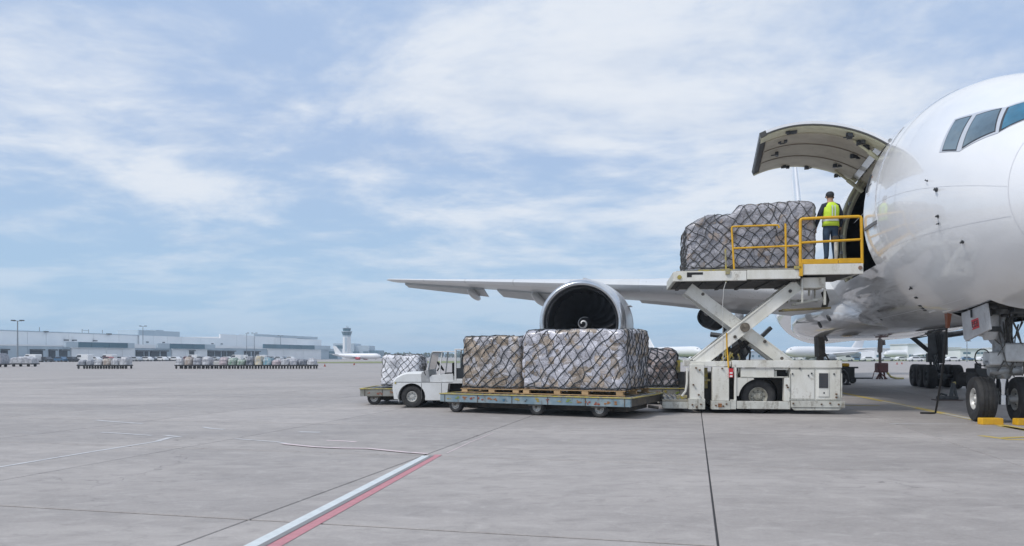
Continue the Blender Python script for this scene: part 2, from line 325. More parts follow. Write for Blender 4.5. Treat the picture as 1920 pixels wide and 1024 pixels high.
# ------------------------------------------------------------------ mesh helpers
class MB:
    def __init__(s):
        s.v = []; s.f = []; s.m = []
    def add(s, vs, fs, mi=0):
        o = len(s.v); s.v += [tuple(p) for p in vs]
        for q in fs: s.f.append(tuple(i + o for i in q)); s.m.append(mi)
        return s
    def box(s, x0, x1, y0, y1, z0, z1, mi=0):
        return s.add([(x0, y0, z0), (x1, y0, z0), (x1, y1, z0), (x0, y1, z0), (x0, y0, z1), (x1, y0, z1), (x1, y1, z1), (x0, y1, z1)],
                     [(0, 3, 2, 1), (4, 5, 6, 7), (0, 1, 5, 4), (1, 2, 6, 5), (2, 3, 7, 6), (3, 0, 4, 7)], mi)
    def bar(s, p, q, a, b=None, up=(0, 0, 1), mi=0):
        """rectangular bar from p to q, a wide across, b along 'up'"""
        b = b or a; p = Vector(p); q = Vector(q); d = (q - p).normalized(); u = Vector(up)
        sd_ = d.cross(u)
        if sd_.length < 1e-4: sd_ = d.cross(Vector((1, 0, 0)))
        sd_.normalize(); u = sd_.cross(d).normalized()
        vs = []
        for e in (p, q):
            for i, j in ((-1, -1), (1, -1), (1, 1), (-1, 1)): vs.append(e + sd_ * (i * a / 2) + u * (j * b / 2))
        return s.add(vs, [(0, 3, 2, 1), (4, 5, 6, 7), (0, 1, 5, 4), (1, 2, 6, 5), (2, 3, 7, 6), (3, 0, 4, 7)], mi)
    def tube(s, pts, r, n=8, mi=0, cap=True):
        pts = [Vector(p) for p in pts]; rs = r if isinstance(r, (list, tuple)) else [r] * len(pts)
        vs = []; prev = None
        for i, p in enumerate(pts):
            d = (pts[min(i + 1, len(pts) - 1)] - pts[max(i - 1, 0)])
            d = d.normalized() if d.length > 1e-9 else Vector((0, 0, 1))
            if prev is None:
                a = d.cross(Vector((0, 0, 1)) if abs(d.z) < 0.9 else Vector((1, 0, 0))).normalized()
            else:
                a = prev - d * prev.dot(d)
                a = a.normalized() if a.length > 1e-6 else d.orthogonal().normalized()
            prev = a; b = d.cross(a)
            for k in range(n):
                t = 2 * pi * k / n; vs.append(p + (a * cos(t) + b * sin(t)) * rs[i])
        fs = []
        for i in range(len(pts) - 1):
            for k in range(n):
                k2 = (k + 1) % n; fs.append((i * n + k, i * n + k2, (i + 1) * n + k2, (i + 1) * n + k))
        if cap: fs.append(tuple(range(n - 1, -1, -1))); fs.append(tuple((len(pts) - 1) * n + k for k in range(n)))
        return s.add(vs, fs, mi)
    def lathe(s, prof, c=(0, 0, 0), axis=(0, 1, 0), n=32, mi=0, ring=False):
        """prof: (along axis, radius)"""
        ax = Vector(axis).normalized(); a = ax.cross(Vector((0, 0, 1)) if abs(ax.z) < 0.9 else Vector((1, 0, 0))).normalized(); b = ax.cross(a)
        c = Vector(c); vs = []
        for h, r in prof:
            for k in range(n):
                t = 2 * pi * k / n; vs.append(c + ax * h + (a * cos(t) + b * sin(t)) * r)
        fs = []
        m = len(prof)
        for i in range(m if ring else m - 1):
            j = (i + 1) % m
            for k in range(n):
                k2 = (k + 1) % n; fs.append((i * n + k, j * n + k, j * n + k2, i * n + k2))
        return s.add(vs, fs, mi)
    def loft(s, rings, mi=0, cap=True, closed=True):
        n = len(rings[0]); vs = [p for r in rings for p in r]; fs = []
        for i in range(len(rings) - 1):
            for k in range(n if closed else n - 1):
                k2 = (k + 1) % n; fs.append((i * n + k, i * n + k2, (i + 1) * n + k2, (i + 1) * n + k))
        if cap: fs.append(tuple(range(n - 1, -1, -1))); fs.append(tuple((len(rings) - 1) * n + k for k in range(n)))
        return s.add(vs, fs, mi)
    def prism(s, poly, y0, y1, mi=0):
        """poly in (x, z), extruded along y"""
        n = len(poly)
        vs = [(x, y0, z) for x, z in poly] + [(x, y1, z) for x, z in poly]
        fs = [tuple(range(n)), tuple(range(2 * n - 1, n - 1, -1))] + [(i, i + n, (i + 1) % n + n, (i + 1) % n) for i in range(n)]
        return s.add(vs, fs, mi)
    def mesh(s, name, mats, smooth=False, sharp=35):
        me = bpy.data.meshes.new(name)
        me.from_pydata(s.v, [], s.f)
        for m in (mats if isinstance(mats, (list, tuple)) else [mats]): me.materials.append(m)
        me.polygons.foreach_set('material_index', s.m)
        bm = bmesh.new(); bm.from_mesh(me); bmesh.ops.recalc_face_normals(bm, faces=bm.faces); bm.to_mesh(me); bm.free()
        if smooth:
            me.polygons.foreach_set('use_smooth', [True] * len(me.polygons))
            if sharp: me.set_sharp_from_angle(angle=R(sharp))
        me.update()
        return me
    def build(s, name, mats, parent=None, smooth=False, bevel=0.0, sharp=35, segs=2, loc=None):
        o = bpy.data.objects.new(name, s.mesh(name, mats, smooth, sharp))
        COL.objects.link(o)
        if parent is not None: o.parent = parent
        if loc is not None: o.location = loc
        if bevel > 0:
            b = o.modifiers.new('bevel', 'BEVEL'); b.width = bevel; b.segments = segs; b.limit_method = 'ANGLE'; b.angle_limit = R(40)
        return o
def bx(name, m, parent, x0, x1, y0, y1, z0, z1, bevel=0.008):
    return MB().box(x0, x1, y0, y1, z0, z1).build(name, m, parent, bevel=bevel)
def tag(o, label=None, cat=None, group=None, kind=None):
    if label: o['label'] = label
    if cat: o['category'] = cat
    if group: o['group'] = group
    if kind: o['kind'] = kind
    return o
def empty(name, loc, rz=0.0):
    o = bpy.data.objects.new(name, None); COL.objects.link(o); o.location = loc; o.rotation_euler = (0, 0, rz); o.empty_display_size = 0.3
    return o
def copy_tree(o, parent=None):
    c = o.copy(); COL.objects.link(c)
    if parent is not None: c.parent = parent
    for ch in list(o.children): copy_tree(ch, c)
    return c
def fix_parents():
    bpy.context.view_layer.update()
def ground(px_, py_):
    """ground point measured off the photo"""
    Y = FPX * HC / (py_ - HPY); return ((px_ - 960) * Y / FPX, Y)
def lerp(a, b, t): return a + (b - a) * t
def rnd(*k):
    return (math.sin(sum(v * c for v, c in zip(k, (12.9898, 78.233, 37.719, 51.17)))) * 43758.5453) % 1.0

# ------------------------------------------------------------------ ground
GA = R(13.5)                         # the slab grid leans 13.5 degrees to the right of the view
gu = Vector((cos(GA), -sin(GA))); gv = Vector((sin(GA), cos(GA)))
SU, SV = 4.3, 4.75
P0 = Vector((1.685, 6.19))           # a joint crossing close to the camera
FX0 = P0.dot(gu); FY0 = P0.dot(gv)
CONC = concrete('apron concrete'); CONF = concrete('apron concrete beyond', True)
SEALM = M('joint sealant', (0.035, 0.035, 0.037), 0.8, coords='Object')
i0, i1, j0, j1 = -11, 9, -2, 9
def gpt(a, b, z=0.0):
    p = gu * a + gv * b; return (p.x, p.y, z)
ax0 = P0.dot(gu) + i0 * SU; ax1 = P0.dot(gu) + i1 * SU
by0 = P0.dot(gv) + j0 * SV; by1 = P0.dot(gv) + j1 * SV
g = MB()
BIG = 4000
xs = [-BIG, ax0, ax1, BIG]; ys = [-BIG, by0, by1, BIG]
for i in range(3):
    for j in range(3):
        if i == 1 and j == 1: continue
        g.add([gpt(xs[i], ys[j]), gpt(xs[i + 1], ys[j]), gpt(xs[i + 1], ys[j + 1]), gpt(xs[i], ys[j + 1])], [(0, 1, 2, 3)])
gro = tag(g.build('ground', CONF), kind='structure')
MB().add([gpt(ax0, by0, -0.014), gpt(ax1, by0, -0.014), gpt(ax1, by1, -0.014), gpt(ax0, by1, -0.014)], [(0, 1, 2, 3)]).build('joint_sealant', SEALM, gro)
def slab_mesh(gap, jw):
    m = MB(); c = 0.006
    a0, a1, b0, b1 = gap / 2, SU - gap / 2, jw / 2, SV - jw / 2
    lo = [gpt(a, b, -0.12) for a, b in ((a0, b0), (a1, b0), (a1, b1), (a0, b1))]
    mi_ = [gpt(a, b, -c) for a, b in ((a0, b0), (a1, b0), (a1, b1), (a0, b1))]
    hi = [gpt(a, b, 0) for a, b in ((a0 + c, b0 + c), (a1 - c, b0 + c), (a1 - c, b1 - c), (a0 + c, b1 - c))]
    m.loft([lo, mi_, hi]); return m.mesh('concrete_slab', CONC)
sm = slab_mesh(0.020, 0.046)
for i in range(i0, i1):
    for j in range(j0, j1):
        o = bpy.data.objects.new('concrete_slab', sm); COL.objects.link(o); o.parent = gro
        p = gu * (P0.dot(gu) + i * SU) + gv * (P0.dot(gv) + j * SV)
        o.location = (p.x, p.y, 0)

# painted lines: thin worn sheets on the concrete
def paint(name, col, wear):
    m = bpy.data.materials.new(name); m.use_nodes = True
    t = NT(m.node_tree); b = t.n['Principled BSDF']
    pos = t.new('ShaderNodeNewGeometry').outputs['Position']
    nz = t.math('ADD', t.math('MULTIPLY', t.noise(pos, 3.5, 6, 0.7), 0.6), t.math('MULTIPLY', t.noise(pos, 40, 4, 0.75), 0.4))
    c = t.mix(t.ramp(t.noise(pos, 9, 5, 0.7), 0.35, 0.7), col, tuple(v * 0.86 for v in col))
    c = t.mix(t.ramp(nz, 0.66 - wear * 0.3, 0.76 - wear * 0.2), c, (0.36, 0.355, 0.365))
    t.put(b.inputs['Base Color'], c); b.inputs['Roughness'].default_value = 0.65
    return m
PW = paint('white line paint', (0.60, 0.645, 0.66), 0.18); PR = paint('red line paint', (0.49, 0.215, 0.24), 0.34)
PF = paint('faded white paint', (0.54, 0.54, 0.55), 0.6); PK = paint('faded pink paint', (0.66, 0.55, 0.56), 0.5)
PY = paint('yellow line paint', (0.55, 0.42, 0.10), 0.45); PG = paint('dark line border', (0.22, 0.22, 0.225), 0.3)
def line(name, mat_, pts, wd, z=0.004):
    """painted stripe through ground points, wd wide"""
    m = MB(); pts = [Vector(p) for p in pts]; vs = []
    for i, p in enumerate(pts):
        d = (pts[min(i + 1, len(pts) - 1)] - pts[max(0, i - 1)]).normalized(); nrm = Vector((-d.y, d.x))
        ww = wd[i] if isinstance(wd, (list, tuple)) else wd
        a = p + nrm * ww / 2; b = p - nrm * ww / 2; vs += [(a.x, a.y, z), (b.x, b.y, z)]
    m.add(vs, [(2 * i, 2 * i + 1, 2 * i + 3, 2 * i + 2) for i in range(len(pts) - 1)])
    return tag(m.build(name, mat_), kind='structure')
G = ground
def ext(a, b, k):  # carry a stripe on past b
    a = Vector(a); b = Vector(b); return tuple(b + (b - a) * k)
wa, wb = G(799, 855), (-2.129, 6.19)
line('white_line', PW, [wa, wb, ext(wa, wb, 0.9)], 0.118)
ra, rb = G(822, 853), (-1.940, 6.19)
line('red_line', PR, [ra, rb, ext(ra, rb, 0.9)], 0.122)
ga_, gb_ = (lerp(wa[0], ra[0], .5), wa[1]), (lerp(wb[0], rb[0], .5), 6.19)
line('line_border', PG, [ga_, gb_, ext(ga_, gb_, .9)], 0.066, 0.008)
line('faded_line', PK, [G(802, 852), G(760, 849), G(690, 842), G(640, 841.5), G(590, 839), G(530, 833)], 0.10, 0.012)
line('faded_line', PF, [G(560, 836), G(520, 829), G(440, 823)], 0.07, 0.0045)
line('faded_line', PK, [G(668, 829), G(640, 827), G(612, 826)], 0.10)
line('faded_line', PF, [G(600, 811), G(560, 810)], 0.14)
line('faded_line', PF, [G(-40, 882), G(0, 876), G(150, 851), G(300, 827)], 0.085)
line('faded_line', PF, [G(296, 827), G(318, 821), G(338, 819), G(310, 817)], 0.12, 0.0045)
line('faded_line', PF, [G(190, 811), G(225, 813), G(285, 817)], 0.09, 0.005)
line('faded_line', PF, [G(180, 788), G(215, 791), G(268, 794.5)], 0.11)
line('faded_line', PF, [G(380, 801), G(398, 804), G(420, 805.5)], 0.10)
line('faded_line', PK, [G(838, 850), G(880, 830), G(925, 812)], 0.022)
# taxi line along the aircraft, and marks by the nose wheel
ya, yb = G(1585, 738), G(1822, 786)
line('taxi_line', PY, [(lerp(ya[0], yb[0], -1.2), lerp(ya[1], yb[1], -1.2)), ya, yb, (lerp(ya[0], yb[0], 2.0), lerp(ya[1], yb[1], 2.0))], 0.26)
line('taxi_line_white', PF, [G(1655, 753), G(1716, 765)], 0.12, 0.008)
line('taxi_line_white', PF, [G(1770, 776), G(1822, 786)], 0.15, 0.008)
line('faded_line', PF, [G(1668, 795), G(1740, 795), G(1815, 795.5)], 0.10, 0.005)
line('faded_line', PY, [G(1560, 760), G(1600, 760.5), G(1650, 761)], 0.16, 0.005)
line('stop_mark', PY, [G(1876, 799), G(1925, 807), G(1990, 818)], 0.20)
line('stop_mark', PY, [G(1838, 817), G(1890, 824), G(1960, 826)], 0.16)
line('stop_mark', PY, [G(1880, 821.5), G(1930, 820), G(1980, 819)], 0.14, 0.0085)

# grass verges and the far woods
GRASS = M('dry grass', (0.15, 0.19, 0.06), 0.9, 0.0, (0.26, 0.25, 0.12), 0.05, 0.8, coords='Object')
def verge(pts):
    m = MB(); n = len(pts); m.add([(x, y, 0.05) for x, y in pts], [tuple(range(n))]); return tag(m.build('grass_verge', GRASS), kind='structure')
verge([(-160, 104), (-92, 112), (-82, 118), (-93, 128), (-135, 145), (-260, 145)])
verge([(-74, 165), (-40, 215), (-20, 240), (140, 330), (420, 420), (420, 330), (150, 250), (10, 172), (-20, 168)])

WOODM = M('far wood foliage', (0.045, 0.075, 0.035), 0.9, 0.0, (0.07, 0.10, 0.045), 0.05, 0.8)
rw = random.Random(3)
m = MB()
def leaf_clump(m, c, r, rg, n=9):
    for _ in range(n):
        v = Vector((rg.gauss(0, 1), rg.gauss(0, 1), rg.gauss(0, .8))).normalized() * r * rg.uniform(.55, 1.0)
        p = Vector(c) + v; q = r * rg.uniform(.35, .6)
        a = Vector((rg.gauss(0, 1), rg.gauss(0, 1), rg.gauss(0, 1))).normalized(); b = a.orthogonal().normalized(); d = a.cross(b)
        m.add([p + b * q, p + d * q, p - b * q, p - d * q], [(0, 1, 2, 3)])
for k in range(620):
    x = lerp(-330, 900, k / 620) + rw.uniform(-4, 4); y = 900 + rw.uniform(-50, 50) + 0.05 * x
    h = rw.uniform(3.4, 6.2)
    leaf_clump(m, (x, y, h * .5), h * .62, rw, 16)
tag(m.build('far_wood', WOODM), kind='stuff')

# ================================================================== THE FREIGHTER
# local frame: x across (towards the right of the picture), y aft along the fuselage, z up; origin under the nose gear
AC_ROT = R(-15)
AC = empty('cargo_aircraft', (11.62, 17.87, 0), AC_ROT)
tag(AC, 'large white freighter aircraft with its cargo door raised beside the loader', 'aircraft')
ACI = Matrix.Translation(Vector((11.62, 17.87, 0))) @ Matrix.Rotation(AC_ROT, 4, 'Z')
ACI.invert()
def to_ac(X, Y, Z): return ACI @ Vector((X, Y, Z))
TN, RW, TT0, TB0, TZ, TZN, TEND = -5.6, 2.8, 8.4, 2.34, 5.1, 4.2, 52.0
def nf(xi, L, p, q):
    a = min(max(xi / L, 0), 1); return (1 - (1 - a) ** p) ** (1 / q)
def sec(t):
    xi = t - TN
    wd = RW * nf(xi, 7.5, 2, 1.7); T = TZN + (TT0 - TZN) * nf(xi, 8.0, 2, 1.5)
    B = TZN + (TB0 - TZN) * nf(xi, 6.0, 2, 1.9); zc = TZN + (TZ - TZN) * nf(xi, 6, 2, 1)
    k = min(max((t - 33) / (TEND - 33), 0), 1)
    if k > 0:
        e = k * k * (1.6 - .6 * k)
        wd = lerp(wd, 0.35, e); B = lerp(B, 6.2, k ** 1.5); T = lerp(T, 7.3, e); zc = lerp(zc, 6.8, k ** 1.4)
    return wd, zc, T, B
def S(t, ph, k=1.0):
    """skin point at station t and angle ph (degrees, 0 = left side at widest, 90 = crown); k < 1 goes inside"""
    wd, zc, T, B = sec(t); p = R(ph); s = sin(p)
    z = zc + ((T - zc) if s > 0 else (zc - B)) * s * k
    return Vector((-wd * cos(p) * k, t, z))
def SN(t, ph):
    e = 0.02; a = S(t + e, ph) - S(t - e, ph); b = S(t, ph + .5) - S(t, ph - .5)
    return -a.cross(b).normalized() if a.cross(b).dot(S(t, ph) - Vector((0, t, TZ))) < 0 else a.cross(b).normalized()
TF, TA, PL, PH = 1.6, 6.2, -25.0, 40.0      # the cargo opening
def warp(t, ph):
    if ph > 180: ph -= 360
    d = 0.009 * ph * max(0, 1 - max(0, abs(ph) - 45) / 60)
    return t + d * max(0, 1 - abs(t - TF) / 1.9)
ts = [TN + 0.0005] + [TN + 6.0 * (k / 22) ** 1.7 for k in range(1, 23)] + [0.14, 0.66, 1.0, 1.25, TF, 2.4, 3.2, 4.0, 4.8, 5.5, TA, 7, 8, 9.5, 11, 13, 15, 18, 21, 24, 27, 30, 33] + [33 + 19 * k / 14 for k in range(1, 15)]
phs = [-25 + 65 * k / 13 for k in range(14)] + [40 + 295 * k / 59 for k in range(1, 59)]
nP = len(phs)
m = MB()
vs = [S(warp(t, p) if t > TN + .01 else t, p) for t in ts for p in phs]
fs = []
iF, iA = ts.index(TF), ts.index(TA)
iB0 = min(range(len(ts)), key=lambda i: abs(ts[i] + 2.1)); iB1 = ts.index(0.14); kB0, kB1 = phs.index(245.0), phs.index(295.0)   # nose gear bay opening
for i in range(len(ts) - 1):
    for k in range(nP):
        if iF <= i < iA and k < 13: continue
        if iB0 <= i < iB1 and kB0 <= k < kB1: continue
        k2 = (k + 1) % nP
        fs.append((i * nP + k, i * nP + k2, (i + 1) * nP + k2, (i + 1) * nP + k))
fs.append(tuple(range(nP))); fs.append(tuple((len(ts) - 1) * nP + k for k in range(nP)))
m.add(vs, fs)
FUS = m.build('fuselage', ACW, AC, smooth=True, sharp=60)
# hold inside: lining coloured near-black, so the unlit dark is in its colour
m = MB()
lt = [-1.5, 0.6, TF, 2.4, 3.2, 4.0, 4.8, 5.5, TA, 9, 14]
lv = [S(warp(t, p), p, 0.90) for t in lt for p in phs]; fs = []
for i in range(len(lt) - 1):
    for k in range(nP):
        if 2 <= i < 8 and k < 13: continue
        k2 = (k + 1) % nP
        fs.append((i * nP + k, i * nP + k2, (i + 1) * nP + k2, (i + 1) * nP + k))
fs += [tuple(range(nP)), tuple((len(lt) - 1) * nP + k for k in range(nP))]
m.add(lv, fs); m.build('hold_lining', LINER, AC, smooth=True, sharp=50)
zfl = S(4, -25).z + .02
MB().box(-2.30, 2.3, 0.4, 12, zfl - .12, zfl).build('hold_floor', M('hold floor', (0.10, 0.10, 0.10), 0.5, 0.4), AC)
for yy in (2.6, 3.6, 4.6, 5.6):
    MB().box(-2.28, 2.2, yy - .06, yy + .06, zfl, zfl + .03).build('roller_track', STEEL, AC)
# jambs round the opening
m = MB()
edge = [(TF, p) for p in phs[:14]] + [(t, PH) for t in ts[iF + 1:iA + 1]] + [(TA, p) for p in reversed(phs[:13])] + [(t, PL) for t in reversed(ts[iF + 1:iA])]
outer = [S(warp(t, p), p, 0.999) for t, p in edge]; inner = [S(warp(t, p), p, 0.90) for t, p in edge]
n = len(edge)
m.add(outer + inner, [(i, (i + 1) % n, (i + 1) % n + n, i + n) for i in range(n)])
m.build('door_jamb', DOORIN, AC, smooth=True)
m = MB()
for k in range(13):   # stepped seal strips on the rear jamb
    for off, kk in ((-.10, .985), (-.24, .94)):
        a = S(TA + off, phs[k], kk); b = S(TA + off, phs[k + 1], kk); m.bar(a, b, .09, .05)
m.build('jamb_seal', DOORRIB, AC)
m = MB()
for k in range(2, 12, 2):
    a = S(TA - .12, phs[k], .955); m.box(a.x - .06, a.x + .06, a.y - .16, a.y - .05, a.z - .05, a.z + .05)
m.build('latch_fitting', GEAR, AC, bevel=.01)

# raised cargo door: the cut-out section swung up about the top edge of the opening
hinge = S(4, PH); DANG = R(-91)
def swing(p, y):
    v = Vector((p.x - hinge.x, p.z - hinge.z)); c, s_ = cos(DANG), sin(DANG)
    return Vector((hinge.x + v.x * c - v.y * s_, y, hinge.z + v.x * s_ + v.y * c))
NA = 18
def door_pt(k, i, y): return swing(S(4, lerp(PL, PH, i / NA), k), y)
def door_shell(k0, k1, y0, y1, i0=0, i1=NA):
    m = MB()
    rings = []
    for i in range(i0, i1 + 1):
        rings.append([door_pt(k0, i, y0), door_pt(k0, i, y1), door_pt(k1, i, y1), door_pt(k1, i, y0)])
    return m.loft(rings)
y0, y1 = TF + .03, TA - .03
door = door_shell(0.975, 1.0, y0, y1).build('cargo_door', ACW, AC, smooth=True, sharp=35)
door_shell(0.940, 0.974, y0 + .62, y1 - .25, 1, NA - 1).build('door_lining', DOORIN, door, smooth=True)
door_shell(0.962, 0.974, y0 + .0, y0 + .05).build('door_edge_frame', M('door edge dark', (0.07, 0.07, 0.065), .6), door, smooth=True)
door_shell(0.950, 0.9735, y0 + .06, y0 + .60).build('door_rib', DOORRIB, door, smooth=True)
door_shell(0.945, 0.973, y1 - .22, y1 - .04).build('door_rib', DOORRIB, door, smooth=True)
for f_ in (.36, .66):
    yy = lerp(y0, y1, f_); door_shell(0.934, 0.9395, yy - .03, yy + .03, 1, NA - 1).build('lining_seam', M('lining seam brown', (.22, .18, .13), .6), door, smooth=True)
m = MB()
for i in range(1): m.loft([[door_pt(.952, 0, y0 - .004), door_pt(.952, 0, y1 + .004), door_pt(1.003, 0, y1 + .004), door_pt(1.003, 0, y0 - .004)], [door_pt(.955, 1, y0 - .004), door_pt(.955, 1, y1 + .004), door_pt(1.003, 1, y1 + .004), door_pt(1.003, 1, y0 - .004)]])
m.build('door_sill_edge', M('door sill dark', (0.06, 0.06, 0.06), .75, 0, (0.07, .07, .065), 5, .7), door)
rd = random.Random(5)
for (fi, fy, sx) in ((5, .06, .3), (13, .06, .35), (15, .1, .26), (3, .5, .2), (6, .93, .26), (10, .95, .2), (15, .93, .3), (14, .75, .3), (15.5, .4, .36), (4, .25, .2), (16, .15, .24)):
    y = lerp(y0, y1, fy); c = swing(S(4, lerp(PL, PH, fi / NA), .935), y)
    mm = MB()
    for _ in range(3):
        q = c + Vector((rd.uniform(-.1, .1), rd.uniform(-.1, .1), rd.uniform(-.03, .03)))
        mm.box(q.x - sx * .2, q.x + sx * .2, q.y - .06, q.y + .06, q.z - .05, q.z + .05)
    mm.tube([c + Vector((-sx * .4, 0, -.05)), c + Vector((sx * .4, .04, -.02))], .02, 6)
    mm.build('door_latch', DARKG, door, bevel=.008)
# hinge line and actuators
m = MB()
for k in range(9):
    y = lerp(y0 + .1, y1 - .1, k / 8); m.tube([(hinge.x, y - .12, hinge.z + .02), (hinge.x, y + .12, hinge.z + .02)], .05, 8)
m.build('door_hinge', GEAR, AC, smooth=True)
for yy in (y0 + .55, y1 - .55):
    a = door_pt(.93, 14, yy); b = S(yy, 33, .9)
    MB().tube([b, lerp(b, a, .55)], .06, 8).tube([lerp(b, a, .5), a], .035, 8).build('door_actuator', DOORRIB, AC, smooth=True)

def patch(quad, off0, off1, nu=8, nv=8, rnd_=0.0):
    """panel lying on the skin: quad = (t, ph) corners in order; off0/off1 inner and outer height over the skin"""
    a, b, c, d = quad
    def at(u, v): return (lerp(lerp(a[0], d[0], u), lerp(b[0], c[0], u), v), lerp(lerp(a[1], d[1], u), lerp(b[1], c[1], u), v))
    top = []; bot = []
    for i in range(nu + 1):
        for j in range(nv + 1):
            t, p = at(i / nu, j / nv); s_ = S(t, p); nn = SN(t, p); top.append(s_ + nn * off1); bot.append(s_ + nn * off0)
    m = MB(); N_ = len(top); fs = []
    ix = lambda i, j: i * (nv + 1) + j
    for i in range(nu):
        for j in range(nv):
            fs.append((ix(i, j), ix(i + 1, j), ix(i + 1, j + 1), ix(i, j + 1)))
    bd = [ix(i, 0) for i in range(nu + 1)] + [ix(nu, j) for j in range(1, nv + 1)] + [ix(i, nv) for i in range(nu - 1, -1, -1)] + [ix(0, j) for j in range(nv - 1, 0, -1)]
    for k in range(len(bd)): q, r_ = bd[k], bd[(k + 1) % len(bd)]; fs.append((q, r_, r_ + N_, q + N_))
    return m.add(top + bot, fs)
def grow(quad, k, cw=None):
    ct = sum(q[0] for q in quad) / 4; cp = sum(q[1] for q in quad) / 4
    out = []
    for t, p in quad:
        dt, dp = t - ct, p - cp; out.append((ct + dt * (1 + k * .9), cp + dp * (1 + k)))
    return out
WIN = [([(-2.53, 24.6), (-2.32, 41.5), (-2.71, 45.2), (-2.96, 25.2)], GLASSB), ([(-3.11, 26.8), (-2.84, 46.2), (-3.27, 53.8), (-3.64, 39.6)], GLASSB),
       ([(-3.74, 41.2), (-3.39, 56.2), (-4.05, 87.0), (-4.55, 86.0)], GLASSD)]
allf = [(-2.44, 23.6), (-2.24, 42.4), (-2.72, 47.4), (-3.06, 24.6)], [(-3.06, 24.6), (-2.72, 47.4), (-3.31, 55.6), (-3.72, 39.0)], [(-3.72, 39.0), (-3.31, 55.6), (-3.98, 89.5), (-4.64, 89.5)]
for mir in (0, 1):
    fl = (lambda q: [(t, 180 - p) for t, p in q]) if mir else (lambda q: q)
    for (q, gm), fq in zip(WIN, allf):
        wf = patch(fl(fq), -.03, .010, 8, 10).build('cockpit_window', FRAMEG, AC, smooth=True, sharp=30)
        patch(fl(grow(q, .05)), .0, .014, 8, 10).build('seal', SEAL, wf, smooth=True, sharp=30)
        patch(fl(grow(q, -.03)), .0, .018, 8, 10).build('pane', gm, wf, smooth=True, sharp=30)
# crew door ahead of the opening, outlines of panels, radome line, probes
def skin_line(name, pts, wd=.02, off=.004, mat_=None, parent=AC):
    m = MB(); vs = []
    P_ = [S(t, p) + SN(t, p) * off for t, p in pts]
    for i, p in enumerate(P_):
        d = (P_[min(i + 1, len(P_) - 1)] - P_[max(i - 1, 0)]).normalized(); sd_ = d.cross(SN(*pts[i])); vs += [p + sd_ * wd / 2, p - sd_ * wd / 2]
    m.add(vs, [(2 * i, 2 * i + 1, 2 * i + 3, 2 * i + 2) for i in range(len(P_) - 1)])
    return m.build(name, mat_ or PANELL, parent)
cd = [(1.42, -3.6), (1.72, 41), (1.05, 46), (0.28, -3.4)]
cdo = patch(cd, 0, .014, 8, 16).build('crew_door', ACW, AC, smooth=True, sharp=30)
ln = [(lerp(.28, 1.05, k / 14), lerp(-3.4, 46, k / 14)) for k in range(15)]
skin_line('door_outline', ln, .022, .017, parent=cdo)
skin_line('door_outline', [(lerp(.95, 1.7, k / 5), lerp(46, 41, k / 5)) for k in range(6)], .02, .017, parent=cdo)
patch([(1.46, -5.4), (1.45, -3.9), (.30, -3.7), (.30, -5.2)], 0, .03, 6, 2).build('door_sill', M('door sill grey', (.16, .165, .175), .5), cdo)
for t_, p_, w_, mt in ((1.35, 20, .05, STUDO), (1.25, 16, .09, DARKG), (1.3, 12.2, .11, PANELL), (1.2, 11, .11, PANELL)):
    patch([(t_ + w_, p_), (t_ + w_, p_ + .7), (t_ - w_, p_ + .9), (t_ - w_, p_ + .2)], 0, .018, 2, 2).build('door_marking', mt, cdo)
patch([(1.53, 13.5), (1.58, 22.0), (1.46, 22.0), (1.41, 13.5)], 0, .05, 2, 6).build('door_stop', DARKG, AC)
ring = [(-4.38 + .10 * sin(R(p)), p) for p in range(-180, 181, 6)]
skin_line('radome_seam', ring, .014)
skin_line('skin_seam', [(-4.35 + k * .35, 6 - k * .1) for k in range(22)], .010)
skin_line('skin_seam', [(-4.38 + k * .3, -16 - k * .25) for k in range(20)], .010)
skin_line('skin_seam', [(t, -58) for t in [x * .5 for x in range(-3, 20)]], .012)
skin_line('skin_seam', [(warp(-.9, p), p) for p in range(-80, 86, 5)], .009)
for t_, p_, s_ in ((-2.66, 4, .048), (-2.66, -10, .034), (-2.62, -14, .02), (-3.11, -26.5, .038), (.13, -43, .045), (-2.3, 9, .02)):
    c = S(t_, p_); nn = SN(t_, p_)
    MB().tube([c, c + nn * .05, c + nn * .07 + Vector((0, -.10, 0))], [s_ * .6, s_ * .5, s_ * .35], 8).lathe([(0, s_), (.012, s_), (.014, .001)], c, nn, 12).build('probe', DARKG, AC, smooth=True)
for t_, p_ in ((.5, -50), (1.0, -56), (1.1, -58), (1.2, -60), (5.2, -52), (6.4, -60)):
    patch([(t_ + .09, p_), (t_ + .09, p_ + 1.2), (t_ - .09, p_ + 1.2), (t_ - .09, p_)], 0, .012, 2, 2).build('vent', DARKG, AC)
for t_, p_ in ((.9, -62), (.1, -64)):
    patch([(t_ + .3, p_), (t_ + .25, p_ + 1.0), (t_ - .3, p_ + 1.4), (t_ - .3, p_ + .4)], 0, .010, 2, 2).build('belly_marking', WHITEP, AC)
c = S(.33, -66); MB().loft([[(c.x - .05, c.y - .15, c.z + .1), (c.x + .05, c.y - .15, c.z + .1), (c.x + .05, c.y + .2, c.z + .1), (c.x - .05, c.y + .2, c.z + .1)],
    [(c.x - .03, c.y, c.z - .34), (c.x + .03, c.y, c.z - .34), (c.x + .03, c.y + .14, c.z - .34), (c.x - .03, c.y + .14, c.z - .34)]]).build('blade_antenna', M('rust red', (.22, .07, .03), .6), AC, bevel=.01)

